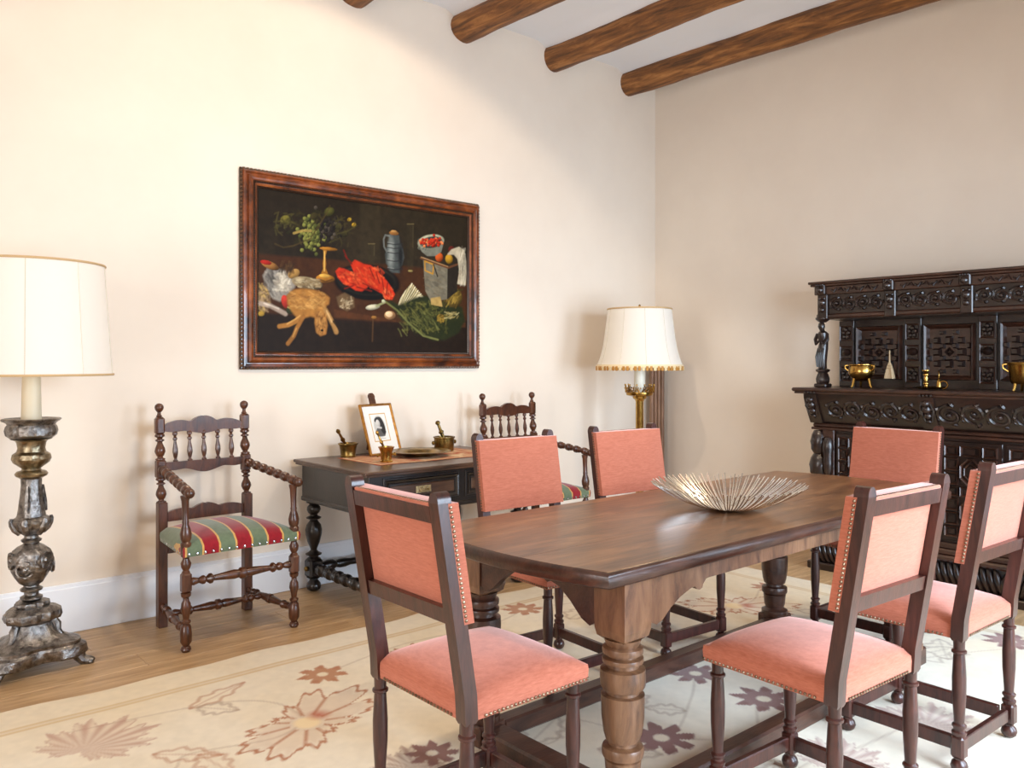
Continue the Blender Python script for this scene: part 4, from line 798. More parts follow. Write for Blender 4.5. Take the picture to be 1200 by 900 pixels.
m2 = (2.68, 4.215); mortar(*m2, .95, 'mortar', 'small shiny gold mortar with side lugs at the front edge of the desk', M_brass, [(1e-6,0),(.04,0),(.042,.008),(.034,.016),(.036,.06),(.046,.085),(.052,.095),(.046,.096),(.038,.085),(.03,.03),(1e-6,.02)])
pestle((m2[0]+.012, m2[1], CZ+.03), (m2[0]-.05, m2[1]+.03, CZ+.185), .008, M_brass, 'thin brass pestle standing in the small gold mortar')
m3 = (3.315, 4.50); mortar(*m3, 1.25, 'mortar', 'wide brass mortar with lugs behind the brass platter', M_dbrass, [(1e-6,0),(.05,0),(.052,.006),(.054,.066),(.058,.07),(.058,.076),(.05,.077),(.046,.02),(1e-6,.015)])
pestle((m3[0]+.02, m3[1], CZ+.03), (m3[0]-.045, m3[1]+.02, CZ+.20), .014, M_dbrass, 'thick brass pestle leaning in the wide mortar behind the platter')
pt = obj('brass_platter', MB().lathe([(1e-6,.006),(.10,.006),(.112,.012),(.125,.024),(.195,.032),(.20,.036),(.195,.038),(.122,.030),(.105,.016),(.095,.012),(1e-6,.014)], 40), M_dbrass, None, loc=(3.02, 4.36, CZ-.004)); tag(pt, 'round shallow brass platter lying on the desk runner', 'platter')
# framed print leaning on an easel
pr = thing('framed_print', 'gilt framed engraved portrait print leaning back on the desk', 'picture frame', (2.885, 4.545, CZ+.001), R(14)); lean = Matrix.Rotation(R(-18), 4, 'X')
def leaned(o): o.matrix_basis = lean; return o
fw_, fh_ = .285, .335
nb_ = len(pr.children); frame_parts(pr, fw_, fh_, [(0,0),(0,.014),(.004,.018),(.010,.017),(.014,.010),(.014,0)], metal('gilt_frame', lin((150,100,44)), lin((200,150,80)), 20, .35), 'frame_rail')
obj('backing', MB().box(-fw_/2+.004, fw_/2-.004, -.004, 0, .004, fh_-.004), M_ripple, pr, False)
pc = Canvas(fw_-.026, fh_-.026, 100, 122, lin((236,232,226))); cx_, cy_ = (fw_-.026)/2, (fh_-.026)/2+.012
for d0 in (0,): pc.stroke([(cx_-.07, cy_-.09), (cx_+.07, cy_-.09), (cx_+.07, cy_+.09), (cx_-.07, cy_+.09), (cx_-.07, cy_-.09)], .004, lin((200,160,92)), 1, .002)
pc.ell(cx_, cy_+.006, .048, .068, lin((196,194,188)), lit=0); pc.poly([(cx_-.045, cy_-.03), (cx_-.02, cy_+.0), (cx_+.02, cy_+.0), (cx_+.046, cy_-.03), (cx_+.03, cy_-.058), (cx_-.03, cy_-.058)], lin((70,68,68)), .9, .004)
pc.ell(cx_+.022, cy_+.01, .022, .056, lin((52,50,50)), .15, .9, .2); pc.ell(cx_-.006, cy_+.05, .03, .018, lin((60,58,58)), .2, .9, .2); pc.ell(cx_-.010, cy_+.026, .017, .024, lin((206,202,196)), 0, 1, .4); pc.stroke([(cx_-.022, cy_+.002), (cx_+.01, cy_-.004)], .01, lin((210,208,204)), .8)
pc.stroke([(cx_-.04, cy_-.074), (cx_+.03, cy_-.074)], .003, lin((150,148,146)), .6, .002)
pc.c *= (.96+.08*pc.noise(.004, 33, 2))[..., None]
pc.build('print_sheet', vcol('print_paper', .6), lambda X, Y, Z: np.stack([X-(fw_-.026)/2, -.0055+Z*0, Y+.013], -1), pr)
obj('glazing_bead', MB().box(-fw_/2+.013, fw_/2-.013, -.0075, -.0045, .0125, .0145), M_trim, pr, False)
for ch in pr.children: leaned(ch)
es = thing('easel_stand', 'small brown wooden easel holding up the framed print', 'easel', (2.885, 4.545, CZ), R(14))
mb = MB().box(-.028, .028, .002, .014, .0, .385, .004); mb.prism([(-.028, .383), (.028, .383), (.024, .402), (.012, .413), (-.012, .413), (-.024, .402)], -.014, -.002, Mx); leaned(obj('easel_back', mb, M_arm, es, False))
obj('prop', MB().box(-.012, .012, .155, .163, 0, .27, .002, Matrix.Rotation(R(8), 4, 'X')), M_arm, es, False)
obj('ledge', MB().box(-.06, .06, -.026, .0, -.0015, .003, .001), M_arm, es, False)

# ---------------------------------------------------------------- silver candlestick floor lamp
sl = thing('floor_lamp', 'floor lamp with ornate tarnished silver candlestick base and plain white shade', 'lamp', (.84, 4.31, 0))
def bumps(z, a): return 1
def relief(k, m, amp, ph=0): return lambda a, z: 1 + amp*(abs(math.cos(k*a+ph+z*m))**1.5 - .5)
def tri(a, z):
    k = .30*max(0, min(1, (.24-z)/.16)); return 1 + k*math.cos(3*(a-ang0)) + .02*math.sin(9*a+z*60)
ang0 = R(-22)
mb = MB(); mb.lathe([(.04,.045),(.168,.05),(.178,.06),(.178,.10),(.165,.110),(.168,.125),(.14,.135),(.108,.155),(.088,.185),(.078,.215),(.085,.228)], 60, None, tri); base = obj('base', mb, M_silver, sl)
mb = MB(); mb.lathe([(.08,.222),(.108,.232),(.115,.25),(.112,.268),(.09,.285),(.066,.292),(.07,.30),(.068,.31),(.05,.318)], 60, None, lambda a, z: 1+.10*math.cos(3*(a-ang0))+.05*math.cos(12*a)); obj('cushion', mb, M_silver, sl)
for k in range(3):
    a = ang0 + 2*PI*k/3; c, s = math.cos(a), math.sin(a); mb = MB()
    mb.tube([(c*r_, s*r_, z) for r_, z in ((.15,.085),(.175,.075),(.192,.055),(.20,.035),(.212,.02),(.232,.014),(.25,.016),(.258,.024))], [.034,.036,.032,.027,.023,.021,.018,.008], 10)
    for j in (-1, 0, 1): mb.ball((c*.245 - s*.014*j, s*.245 + c*.014*j, .012), .0115, 8)
    obj('foot', mb, M_silver, sl)
    a += PI/3; c, s = math.cos(a), math.sin(a); mb = MB(); mb.ball((c*.098, s*.098, .085), .034, 12, .9)
    for j in range(5): b = R(200+j*35); mb.tube([(c*(.10) - s*.05*math.cos(b+i*.5)*(.6+.1*i), s*.10 + c*.05*math.cos(b+i*.5)*(.6+.1*i), .085+.035*math.sin(b+i*.5)) for i in range(5)], .006, 5)
    obj('mask_relief', mb, M_silver, base)
    a -= PI/3; c, s = math.cos(a), math.sin(a); mb = MB(); mb.tube([(c*r_, s*r_, z) for r_, z in ((.085,.235),(.105,.20),(.108,.17),(.122,.14),(.15,.115),(.172,.095))], [.012,.018,.014,.016,.02,.024], 8); obj('corner_scroll', mb, M_silver, base)
mb = MB(); mb.lathe([(.03,.315),(.046,.325),(.046,.333),(.03,.342),(.03,.355),(.045,.362),(.047,.37),(.032,.38),(.03,.39)], 24); obj('neck_ring', mb, M_silver, sl)
mb = MB(); mb.lathe([(.03,.385),(.05,.40),(.065,.425),(.079,.455),(.086,.49),(.084,.52),(.074,.545),(.055,.562),(.036,.572),(.03,.58)], 48, None, relief(3, 14, .10)); kn = obj('knop', mb, M_silver, sl)
for k in range(6):
    a = ang0 + .4 + 2*PI*k/6; c, s = math.cos(a), math.sin(a); z = .505 if k % 2 else .47; mb = MB(); mb.ball((c*.080, s*.080, z), .014, 10, 1.2); 
    mb.tube([(c*.084 - s*.035*math.cos(i*.6+1), s*.084 + c*.035*math.cos(i*.6+1), z+.035*math.sin(i*.6+1)) for i in range(9)], .0065, 5); obj('cherub_relief', mb, M_silver, kn)
mb = MB(); mb.lathe([(.028,.577),(.04,.585),(.043,.593),(.03,.602),(.028,.612),(.034,.62)], 24); obj('neck_ring', mb, M_silver, sl)
mb = MB(); mb.lathe([(.032,.615),(.05,.63),(.066,.65),(.076,.668),(.079,.682),(.070,.692),(.058,.70),(.053,.73),(.046,.79),(.041,.84),(.042,.87),(.05,.878)], 48, None, lambda a, z: 1+.12*(abs(math.cos(3*a))-.5)*(1 if z < .7 else .55)); sh = obj('shaft', mb, M_silver, sl)
for k in range(6):
    a = 2*PI*k/6; c, s = math.cos(a), math.sin(a); mb = MB(); mb.tube([(c*r_, s*r_, z) for r_, z in ((.045,.625),(.066,.645),(.076,.668),(.080,.684),(.079,.692),(.076,.690))], [.014,.016,.016,.013,.009,.006], 7)
    if k % 2 == 0: mb.tube([(c*r_, s*r_, z) for r_, z in ((.056,.72),(.052,.76),(.048,.80),(.046,.84))], [.01,.013,.011,.006], 6)
    obj('leaf_relief', mb, M_silver, sh)
M_sgilt = metal('silver_gilt', lin((110,98,78)), lin((166,152,126)), 40, .3, .4)
mb = MB(); mb.lathe([(.045,.873),(.064,.884),(.068,.894),(.06,.904),(.042,.91),(.038,.918),(.05,.928),(.072,.945),(.080,.962),(.076,.982),(.060,.995),(.056,1.01),(.06,1.035),(.066,1.045),(.085,1.052)], 40, None, lambda a, z: 1+(.05*(abs(math.cos(9*a))-.5) if .925 < z < .985 else 0)); obj('upper_knop', mb, M_sgilt, sl)
mb = MB(); mb.lathe([(.05,1.05),(.085,1.055),(.102,1.07),(.107,1.09),(.103,1.108),(.098,1.118),(.102,1.126),(.116,1.135),(.122,1.142),(.116,1.146),(.09,1.140),(.03,1.138)], 48, None, lambda a, z: 1+(.05*(abs(math.cos(10*a))-.5) if 1.06 < z < 1.115 else .03*math.cos(8*a) if z > 1.13 else 0)); obj('drip_pan', mb, M_silver, sl)
obj('candle_sleeve', MB().lathe([(.043,1.138),(.042,1.16),(.036,1.42),(.01,1.42),(.01,1.60)], 20), M_candle, sl)
def lampshade(parent, prof, seg, nseams, name='lamp_shade'):
    mb = MB(); mb.lathe(prof, seg); mb.f = [f for f in mb.f if len(f) == 4]; sd = obj(name, mb, M_shade, parent)
    for k in range(nseams):
        a = 2*PI*(k+.37)/nseams; obj('seam', MB().tube([((r_+.0006)*math.cos(a), (r_+.0006)*math.sin(a), z) for r_, z in prof], .0016, 5), M_seam, sd)
    return sd
sd = lampshade(sl, [(.338, 1.345), (.331, 1.44), (.324, 1.54), (.317, 1.64), (.310, 1.74), (.303, 1.85)], 64, 9)
for r_, z in ((.338, 1.345), (.303, 1.85)): obj('shade_rim', MB().tube([(r_*math.cos(2*PI*i/64), r_*math.sin(2*PI*i/64), z) for i in range(64)], .006, 6, True), M_trim, sd)
obj('shade_spider', MB().tube([(-.302, 0, 1.845), (0, 0, 1.60), (.302, 0, 1.845)], .003, 5).tube([(0, -.302, 1.845), (0, 0, 1.60), (0, .302, 1.845)], .003, 5), M_dbrass, sd)

# ---------------------------------------------------------------- brass floor lamp in the corner
bl = thing('floor_lamp', 'brass floor lamp with crown gallery and bell shade edged in gold braid', 'lamp', (4.945, 4.185, 0))
obj('base', MB().lathe([(1e-6,0),(.15,0),(.155,.01),(.15,.022),(.12,.03),(.10,.045),(.06,.055),(.045,.075),(.05,.09),(.035,.10)], 32), M_brass, bl)
mb = MB(); mb.lathe([(.030,.095),(.030,1.10),(.036,1.115),(.05,1.125),(.055,1.14),(.09,1.15),(.095,1.155)], 36, None, lambda a, z: 1+(.16*(abs(math.cos(4*a))-.5) if z < 1.1 else 0)); obj('column', mb, M_brass, bl)
mb = MB(); mb.lathe([(.06,1.14),(.10,1.15),(.104,1.16),(.104,1.172),(.10,1.175)], 32); cg = obj('crown_band', mb, M_brass, bl)
for k in range(12):
    a = 2*PI*k/12; c, s = math.cos(a), math.sin(a); T_ = lambda u, z, r_=.106: (r_*c - u*s, r_*s + u*c, z); mb = MB()
    mb.tube([T_(-.022,1.172), T_(-.010,1.195,.108), T_(0,1.225,.112), T_(.010,1.195,.108), T_(.022,1.172)], .004, 5); mb.tube([T_(-.012,1.178), T_(.012,1.21,.11)], .003, 4); mb.tube([T_(.012,1.178), T_(-.012,1.21,.11)], .003, 4); mb.ball(T_(0, 1.23, .113), .007, 7); mb.ball(T_(.027, 1.205, .109), .006, 6)
    obj('crown_leaf', mb, M_brass, cg)
obj('candle_sleeve', MB().lathe([(.042,1.16),(.04,1.40),(.012,1.40),(.012,1.60)], 20), plain('white_sleeve', lin((232,226,208)), .5), bl)
bp = [(.331,1.372),(.318,1.40),(.300,1.45),(.285,1.51),(.272,1.58),(.262,1.66),(.252,1.74),(.244,1.81)]
sd = lampshade(bl, bp, 56, 10)
obj('shade_rim', MB().tube([(.244*math.cos(2*PI*i/56), .244*math.sin(2*PI*i/56), 1.811) for i in range(56)], .007, 6, True), M_trim, sd)
obj('braid_band', MB().lathe([(.326,1.386),(.333,1.374),(.336,1.366),(.332,1.36)], 56), plain('cream_braid', lin((226,206,168)), .8), sd)
tm = MB(); tm.box(-.011, .011, -.004, .004, -.034, 0, .003); mg = mesh('tassel', tm, plain('gold_braid', lin((176,122,44)), .6), False); mw = mesh('tassel', tm, plain('pale_braid', lin((220,196,150)), .7), False)
for k in range(72): a = 2*PI*k/72; obj('tassel', mg if k % 3 else mw, None, sd, loc=(.333*math.cos(a), .333*math.sin(a), 1.374), rot=(0, 0, a+PI/2))
obj('finial', MB().lathe([(.004,1.60),(.004,1.80),(.010,1.805),(.012,1.815),(.006,1.825),(.010,1.835),(.006,1.846),(1e-6,1.85)], 12), M_brass, sd)
obj('shade_spider', MB().tube([(-.243, 0, 1.806), (.243, 0, 1.806)], .003, 5).tube([(0, -.243, 1.806), (0, .243, 1.806)], .003, 5), M_dbrass, sd)

# wooden post standing in the corner
cp = thing('corner_post', 'narrow fluted brown wooden post in the room corner behind the brass lamp', 'post', (5.735, 4.66, 0), R(A*0-41))
obj('post_core', MB().box(-.062, .062, -.03, .03, 0, 1.56, .003), M_post, cp, False)
for k in range(4): obj('reed', MB().lathe([(.0145, .01), (.0145, 1.55)], 10, Matrix.Translation((-.045+k*.03, -.03, 0))), M_post, cp)
obj('cap', MB().box(-.07, .07, -.05, .035, 1.555, 1.585, .006), M_post, cp, False); obj('plinth', MB().box(-.068, .068, -.049, .034, 0, .12, .004), M_post, cp, False)

# ---------------------------------------------------------------- carved sideboard
SY0, SY1 = .58, 2.95
sb = thing('carved_sideboard', 'large black carved oak sideboard with panelled doors and open shelf against the far wall', 'sideboard', (0, 0, 0))
XB = XR - .025
Ms = lambda X: Matrix(((0,0,-1,X),(1,0,0,0),(0,1,0,0),(0,0,0,1)))      # drawing (y, z, out) on a face that looks towards -x at x = X
obj('lower_case', MB().box(5.335, XB, SY0+.03, SY1-.03, .20, 1.19), M_oak, sb, False)
obj('plinth', MB().box(5.26, XB, SY0-.02, SY1+.02, 0, .05, .006).box(5.30, XB, SY0+.0, SY1-.0, .05, .20, .004), M_oak, sb, False)
obj('base_moulding', MB().box(5.265, XB, SY0-.01, SY1+.01, .20, .235, .010).box(5.285, XB, SY0+.005, SY1-.005, .235, .27, .008).box(5.305, XB, SY0+.015, SY1-.015, .27, .305, .006), M_oak2, sb, False)
g0 = MB(); path = [(0, -.0, .055), (0, -.022, .085), (.0, -.030, .13), (.0, -.022, .175), (0, -.002, .197)]
g0.tube([(yy*0 + p_[1]*1.0, .055*(i/4)**1.2-.0275, p_[2]) for i, p_ in enumerate(path) for yy in (0,)], [.010, .016, .018, .015, .008], 7); gm = mesh('gadroon', g0, M_oak)
ng = 64
for k in range(ng):
    yy = SY0+.03 + (SY1-SY0-.06)*k/(ng-1); o = obj('gadroon', gm, M_oak, sb, loc=(5.300, yy, 0))
    if yy < (SY0+SY1)/2: o.scale = (1, -1, 1)
# lower doors with geometric mouldings
Y3 = [SY1-.11, 2.163, 1.366, SY0+.11]
def cell(parent, poly, X, wd=.020, h=.022):
    o = obj('panel_moulding', MB().ring(poly, wd, h, Ms(X)), M_oak2, parent, False)
    cx = sum(p[0] for p in poly)/len(poly); cy = sum(p[1] for p in poly)/len(poly)
    k = .45; inner = [(cx+(p[0]-cx)*k, cy+(p[1]-cy)*k) for p in poly]
    obj('panel_boss', MB().prism(inner, 0, h*.45, Ms(X)), M_oak, parent, False)
def geo_door(parent, a, b, z0, z1, X):
    W, Hh = b-a, z1-z0; cols = (0, .29, .71, 1); rows = (0, .13, .44, .56, .87, 1); g = .004
    for i in range(3):
        for j in range(5):
            y0_, y1_, q0, q1 = a+cols[i]*W+g, a+cols[i+1]*W-g, z0+rows[j]*Hh+g, z0+rows[j+1]*Hh-g
            if j in (1, 3) and i == 1:
                c_ = .045; poly = [(y0_+c_, q0), (y1_-c_, q0), (y1_, q0+c_), (y1_, q1-c_), (y1_-c_, q1), (y0_+c_, q1), (y0_, q1-c_), (y0_, q0+c_)]
                cell(parent, poly, X, .018, .026); k_ = .62; cx, cy = (y0_+y1_)/2, (q0+q1)/2; obj('panel_moulding', MB().ring([(cx+(p[0]-cx)*k_, cy+(p[1]-cy)*k_) for p in poly], .012, .018, Ms(X)), M_oak2, parent, False)
            elif j in (1, 3):
                m_ = (q0+q1)/2
                for r0, r1 in ((q0, m_-g), (m_+g, q1)):
                    c_ = .04; pl_ = [(y0_, r0), (y1_, r0), (y1_, r1), (y0_, r1)]
                    cell(parent, pl_, X, .013, .022)
            else: cell(parent, [(y0_, q0), (y1_, q0), (y1_, q1), (y0_, q1)], X, .013, .022)
for k in range(3):
    b, a = Y3[k]-.05, Y3[k+1]+.05; half = (a+b)/2
    for (a2, b2) in ((a, half-.008), (half+.008, b)):
        d = obj('door', MB().box(5.318, 5.34, a2, b2, .325, .925, .003), M_oak, sb, False); geo_door(d, a2+.02, b2-.02, .345, .905, 5.318)
for yy in Y3:
    p = obj('pilaster', MB().box(5.306, 5.35, yy-.042, yy+.042, .305, .95, .004), M_oak2, sb, False)
    for z0, z1 in ((.34, .60), (.64, .90)):
        mb = MB(); zc = (z0+z1)/2; mb.lathe([(1e-6, z0), (.02, z0+.005), (.032, z0+.03), (.036, zc-.05), (.030, zc), (.04, zc+.05), (.034, z1-.03), (.022, z1-.005), (1e-6, z1)], 16, Matrix.Translation((5.306, yy, 0)), relief(4, 30, .25)); obj('carved_console', mb, M_oak, p)
# side consoles at the visible end
for yy, s in ((SY1-.035, 1), (SY0+.035, -1)):
    mb = MB()
    for zc, r_ in ((.86, .055), (.70, .062), (.55, .05), (.42, .06)): mb.lathe([(1e-6,-.085),(.6*r_,-.08),(.9*r_,-.05),(r_,0),(.85*r_,.05),(.55*r_,.078),(1e-6,.082)], 16, Matrix.Translation((5.325, yy, zc)), relief(5, 40, .2))
    obj('corner_console', mb, M_oak, sb)
# frieze under the shelf: a swelling carved board
mb = MB(); pr_ = [(5.335, .985), (5.318, .99), (5.300, 1.02), (5.272, 1.07), (5.245, 1.12), (5.228, 1.165), (5.225, 1.19), (5.335, 1.19)]; n = len(pr_)
mb.add([(x, yy, z) for x, z in pr_ for yy in (SY0-.01, SY1+.01)], [(2*i, 2*i+1, 2*((i+1) % n)+1, 2*((i+1) % n)) for i in range(n)] + [tuple(2*i for i in range(n)), tuple(2*i+1 for i in range(n))[::-1]])
fz = obj('carved_frieze', mb, M_oak, sb, True, 40)
obj('frieze_moulding', MB().box(5.290, XB, SY0-.005, SY1+.005, .945, .962, .004).box(5.300, XB, SY0, SY1, .962, .988, .008), M_oak2, sb, False)
def fx_(z): 
    for i in range(1, 6):
        if pr_[i][1] <= z <= pr_[i+1][1]: return pr_[i][0]+(pr_[i+1][0]-pr_[i][0])*(z-pr_[i][1])/(pr_[i+1][1]-pr_[i][1])
    return 5.24
def scroll(cy, cz, R_, turns, dirn, ph, X, r0, n=26):
    path = []; rad = []
    for i in range(n+1):
        u = i/n; a = ph + dirn*turns*2*PI*u; rr_ = R_*(1-u)**.8 + .004; yy, zz = cy+rr_*math.cos(a), cz+rr_*math.sin(a)*.85
        path.append(((X(zz) if callable(X) else X)-.004, yy, zz)); rad.append(r0*(.55+.6*math.sin(PI*min(1, u*1.4+.15))))
    return path, rad
def acanthus(parent, y0, y1, zc, hh, X, n, r0):
    for k in range(n):
        cy = y0+(y1-y0)*(k+.5)/n; Rr = min(hh, (y1-y0)/n*.5); d = 1 if k % 2 else -1; mb = MB()
        p_, r_ = scroll(cy, zc+d*hh*.08, Rr, 1.6, d, -PI/2*d, X, r0); mb.tube(p_, r_, 6)
        for j in range(5):
            a = PI*d*(.1+.42*j); q0 = (cy+Rr*.95*math.cos(a), zc+Rr*.8*math.sin(a)); q1 = (cy+Rr*1.25*math.cos(a+.35*d), zc+Rr*1.05*math.sin(a+.35*d)); zz = min(max(q1[1], zc-hh), zc+hh)
            f = lambda z: (X(z) if callable(X) else X)-.003
            mb.tube([(f(q0[1]), *q0), (f((q0[1]+zz)/2)-.004, (q0[0]+q1[0])/2, (q0[1]+zz)/2), (f(zz), q1[0], zz)], [r0*.8, r0*1.1, r0*.4], 5)
        mb.ball(((X(zc) if callable(X) else X)-.006, cy, zc+d*hh*.08), r0*1.5, 8); obj('scroll_carving', mb, M_oak, parent)
for k in range(3): acanthus(fz, Y3[k+1]+.05+(-.05 if k == 2 else 0), Y3[k]-.05+(.03 if k == 0 else 0), 1.088, .078, fx_, 5, .0115)
for yy in [SY1-.03] + Y3[1:3] + [SY0+.03]:
    mb = MB(); v = [(x-.018, y_, z) for x, z in pr_[1:7] for y_ in (yy-.045, yy+.045)] + [(5.33, y_, z) for z in (.99, 1.19) for y_ in (yy-.045, yy+.045)]
    fs = [(2*i, 2*i+1, 2*i+3, 2*i+2) for i in range(5)] + [tuple([12]+[2*i for i in range(6)]+[14]), tuple([15]+[2*i+1 for i in range(5, -1, -1)]+[13]), (12, 13, 1, 0), (10, 11, 15, 14)]; mb.add(v, fs); bk = obj('frieze_block', mb, M_oak, fz, False)
    mb = MB()
    for z, r_ in ((1.15, .024), (1.115, .03), (1.075, .026), (1.04, .018)): mb.ball((fx_(z)-.02, yy, z), r_, 10, .9)
    for j in (-1, 1): mb.ball((fx_(1.12)-.034, yy+j*.013, 1.125), .008, 7); mb.tube([(fx_(1.15)-.02, yy+j*.02, 1.165), (fx_(1.1)-.02, yy+j*.038, 1.11), (fx_(1.05)-.02, yy+j*.02, 1.04)], [.007, .012, .006], 6)
    obj('lion_mask', mb, M_oak, bk)
    for j in range(4): obj('bead', MB().ball((5.206, yy-.033+j*.022, 1.199), .0095, 8), M_oak, sb)
obj('shelf', MB().box(5.215, XB, SY0-.09, SY1+.09, 1.19, 1.205, .004).box(5.200, XB, SY0-.105, SY1+.105, 1.205, 1.230, .009), M_oak2, sb, False)
# upper stage
obj('upper_back', MB().box(5.76, XB, SY0+.0, SY1, 1.23, 1.86), M_oak, sb, False)
obj('upper_ceiling', MB().box(5.43, 5.765, SY0, SY1, 1.70, 1.86), M_oak, sb, False)
U = [2.93, 2.463, 1.998, 1.532, 1.067, .60]
for k in range(5):
    b, a = U[k]-.075, U[k+1]+.075; z0, z1 = 1.285, 1.655
    p = obj('back_panel', MB().box(5.745, 5.765, a, b, z0, z1, .003), M_oak2, sb, False)
    obj('panel_frame', MB().ring([(a, z0), (b, z0), (b, z1), (a, z1)], .032, .030, Ms(5.745)), M_oak2, p, False)
    cx, cz = (a+b)/2, (z0+z1)/2; s_ = .122
    # star of interlocking blocks
    for (dx, dz, w_, h_) in ((0,.62,.22,.26),(0,-.62,.22,.26),(.62,0,.26,.22),(-.62,0,.26,.22),(.62,.62,.20,.20),(-.62,.62,.20,.20),(.62,-.62,.20,.20),(-.62,-.62,.20,.20),(.33,.33,.16,.16),(-.33,.33,.16,.16),(.33,-.33,.16,.16),(-.33,-.33,.16,.16),(1.02,.34,.12,.18),(1.02,-.34,.12,.18),(-1.02,.34,.12,.18),(-1.02,-.34,.12,.18),(.34,1.05,.18,.12),(-.34,1.05,.18,.12),(.34,-1.05,.18,.12),(-.34,-1.05,.18,.12)):
        y_, z_ = cx+dx*s_, cz+dz*s_; hy, hz = w_*s_*.9, h_*s_*.9; v = [(y_-hy, z_-hz, 0), (y_+hy, z_-hz, 0), (y_+hy, z_+hz, 0), (y_-hy, z_+hz, 0)] + [(y_-hy*.55, z_-hz*.55, .032), (y_+hy*.55, z_-hz*.55, .032), (y_+hy*.55, z_+hz*.55, .032), (y_-hy*.55, z_+hz*.55, .032)]
        obj('star_block', MB().add(v, [(0,1,5,4), (1,2,6,5), (2,3,7,6), (3,0,4,7), (4,5,6,7)], Ms(5.745)), M_oak, p, False)
    obj('star_block', MB().ring([(cx-.03, cz), (cx, cz-.03), (cx+.03, cz), (cx, cz+.03)], .016, .02, Ms(5.745)), M_oak, p, False)
for i, yy in enumerate(U):
    p = obj('upper_pilaster', MB().box(5.735, 5.765, yy-.055, yy+.055, 1.23, 1.70, .003), M_oak, sb, False)
    for z, rr_ in ((1.32, .034), (1.465, .038), (1.61, .034)):
        mb = MB(); obj('boss_ring', mb.ring([(yy-.045, z-.055), (yy+.045, z-.055), (yy+.045, z+.055), (yy-.045, z+.055)], .012, .014, Ms(5.735)), M_oak2, p, False)
        mb = MB()
        if z == 1.465: mb.ball((5.735, yy, z+.01), rr_*.9, 12, .8); [mb.ball((5.728, yy-.03+.012*j, z-.034), .006, 6) for j in range(6)]
        else:
            for (dy, dz) in ((0,.026),(-.02,.004),(.02,.004),(-.012,-.024),(.012,-.024)): mb.ball((5.732, yy+dy, z+dz), .015, 8, 1.2)
        obj('carved_boss', mb, M_oak, p)
for yy in (SY1-.005, SY0+.005):      # carved figure supports
    mb = MB(); mb.box(5.385, 5.475, yy-.045, yy+.045, 1.23, 1.255, .006); mb.lathe([(.036,1.25),(.044,1.265),(.046,1.29),(.036,1.32),(.030,1.33),(.046,1.34),(.048,1.352),(.03,1.36)], 18, Matrix.Translation((5.43, yy, 0)), relief(4, 0, .15)); cl = obj('figure_support', mb, M_oak, sb)
    mb = MB(); P0 = [(5.432, yy, 1.355, .026), (5.425, yy+.004, 1.40, .033), (5.428, yy+.006, 1.45, .036), (5.436, yy+.002, 1.50, .034), (5.436, yy-.004, 1.54, .030), (5.428, yy-.004, 1.575, .036), (5.424, yy, 1.605, .034), (5.424, yy+.002, 1.622, .016), (5.42, yy+.002, 1.632, .017), (5.417, yy+.003, 1.65, .024), (5.42, yy+.003, 1.67, .021), (5.424, yy+.002, 1.685, .008)]
    mb.tube([p_[:3] for p_ in P0], [p_[3] for p_ in P0], 12)
    for s in (-1, 1): mb.tube([(5.424, yy+s*.034, 1.60), (5.41, yy+s*.044, 1.56), (5.392, yy+s*.03, 1.53), (5.388, yy+s*.006, 1.55)], [.013, .013, .011, .008], 7)
    for j in range(5): mb.tube([(5.398+.004*j, yy-.03+.014*j, 1.50), (5.39, yy-.026+.013*j, 1.44), (5.398, yy-.024+.012*j, 1.37)], [.005, .009, .006], 5)
    obj('carved_figure', mb, M_oak, cl); obj('capital', MB().lathe([(.022,1.68),(.034,1.688),(.048,1.70),(.05,1.712)], 16, Matrix.Translation((5.43, yy, 0))), M_oak, cl)
uf = obj('upper_frieze', MB().box(5.415, XB, SY0-.02, SY1+.02, 1.735, 1.87, .003), M_oak, sb, False)
obj('frieze_lip', MB().box(5.400, XB, SY0-.03, SY1+.03, 1.705, 1.737, .008), M_oak2, sb, False)
cr = obj('cornice', MB().box(5.385, XB, SY0-.035, SY1+.035, 1.868, 1.925, .004).box(5.365, XB, SY0-.055, SY1+.055, 1.925, 1.94, .004).box(5.35, XB, SY0-.065, SY1+.065, 1.94, 1.958, .005), M_oak2, sb, False)
for k in range(5):
    acanthus(uf, U[k+1]+.05, U[k]-.05, 1.803, .054, 5.413, 4, .0095)
    for j in range(7): yy = U[k+1]+.07+(U[k]-U[k+1]-.14)*(j+.5)/7; d = 1 if j % 2 else -1; obj('leaf_carving', MB().tube([(5.382, yy-.02, 1.897-d*.014), (5.376, yy, 1.897+d*.012), (5.38, yy+.022, 1.897-d*.004)], [.003, .009, .004], 6), M_oak, cr)
for yy in U:
    b_k = obj('frieze_block', MB().box(5.392, 5.42, yy-.036, yy+.036, 1.70, 1.87, .005), M_oak, uf, False); mb = MB(); mb.ball((5.392, yy, 1.815), .024, 10, 1.2); mb.ball((5.39, yy, 1.765), .02, 10); [mb.ball((5.386, yy+s*.018, 1.842), .009, 7) for s in (-1, 1)]; obj('carved_boss', mb, M_oak, b_k)
    b_k = obj('cornice_bracket', MB().box(5.362, 5.39, yy-.034, yy+.034, 1.868, 1.94, .006), M_oak, cr, False); mb = MB(); mb.ball((5.362, yy, 1.90), .022, 10, 1.1); [mb.ball((5.352, yy-.022+.0147*j, 1.934), .007, 7) for j in range(4)]; obj('carved_boss', mb, M_oak, b_k)

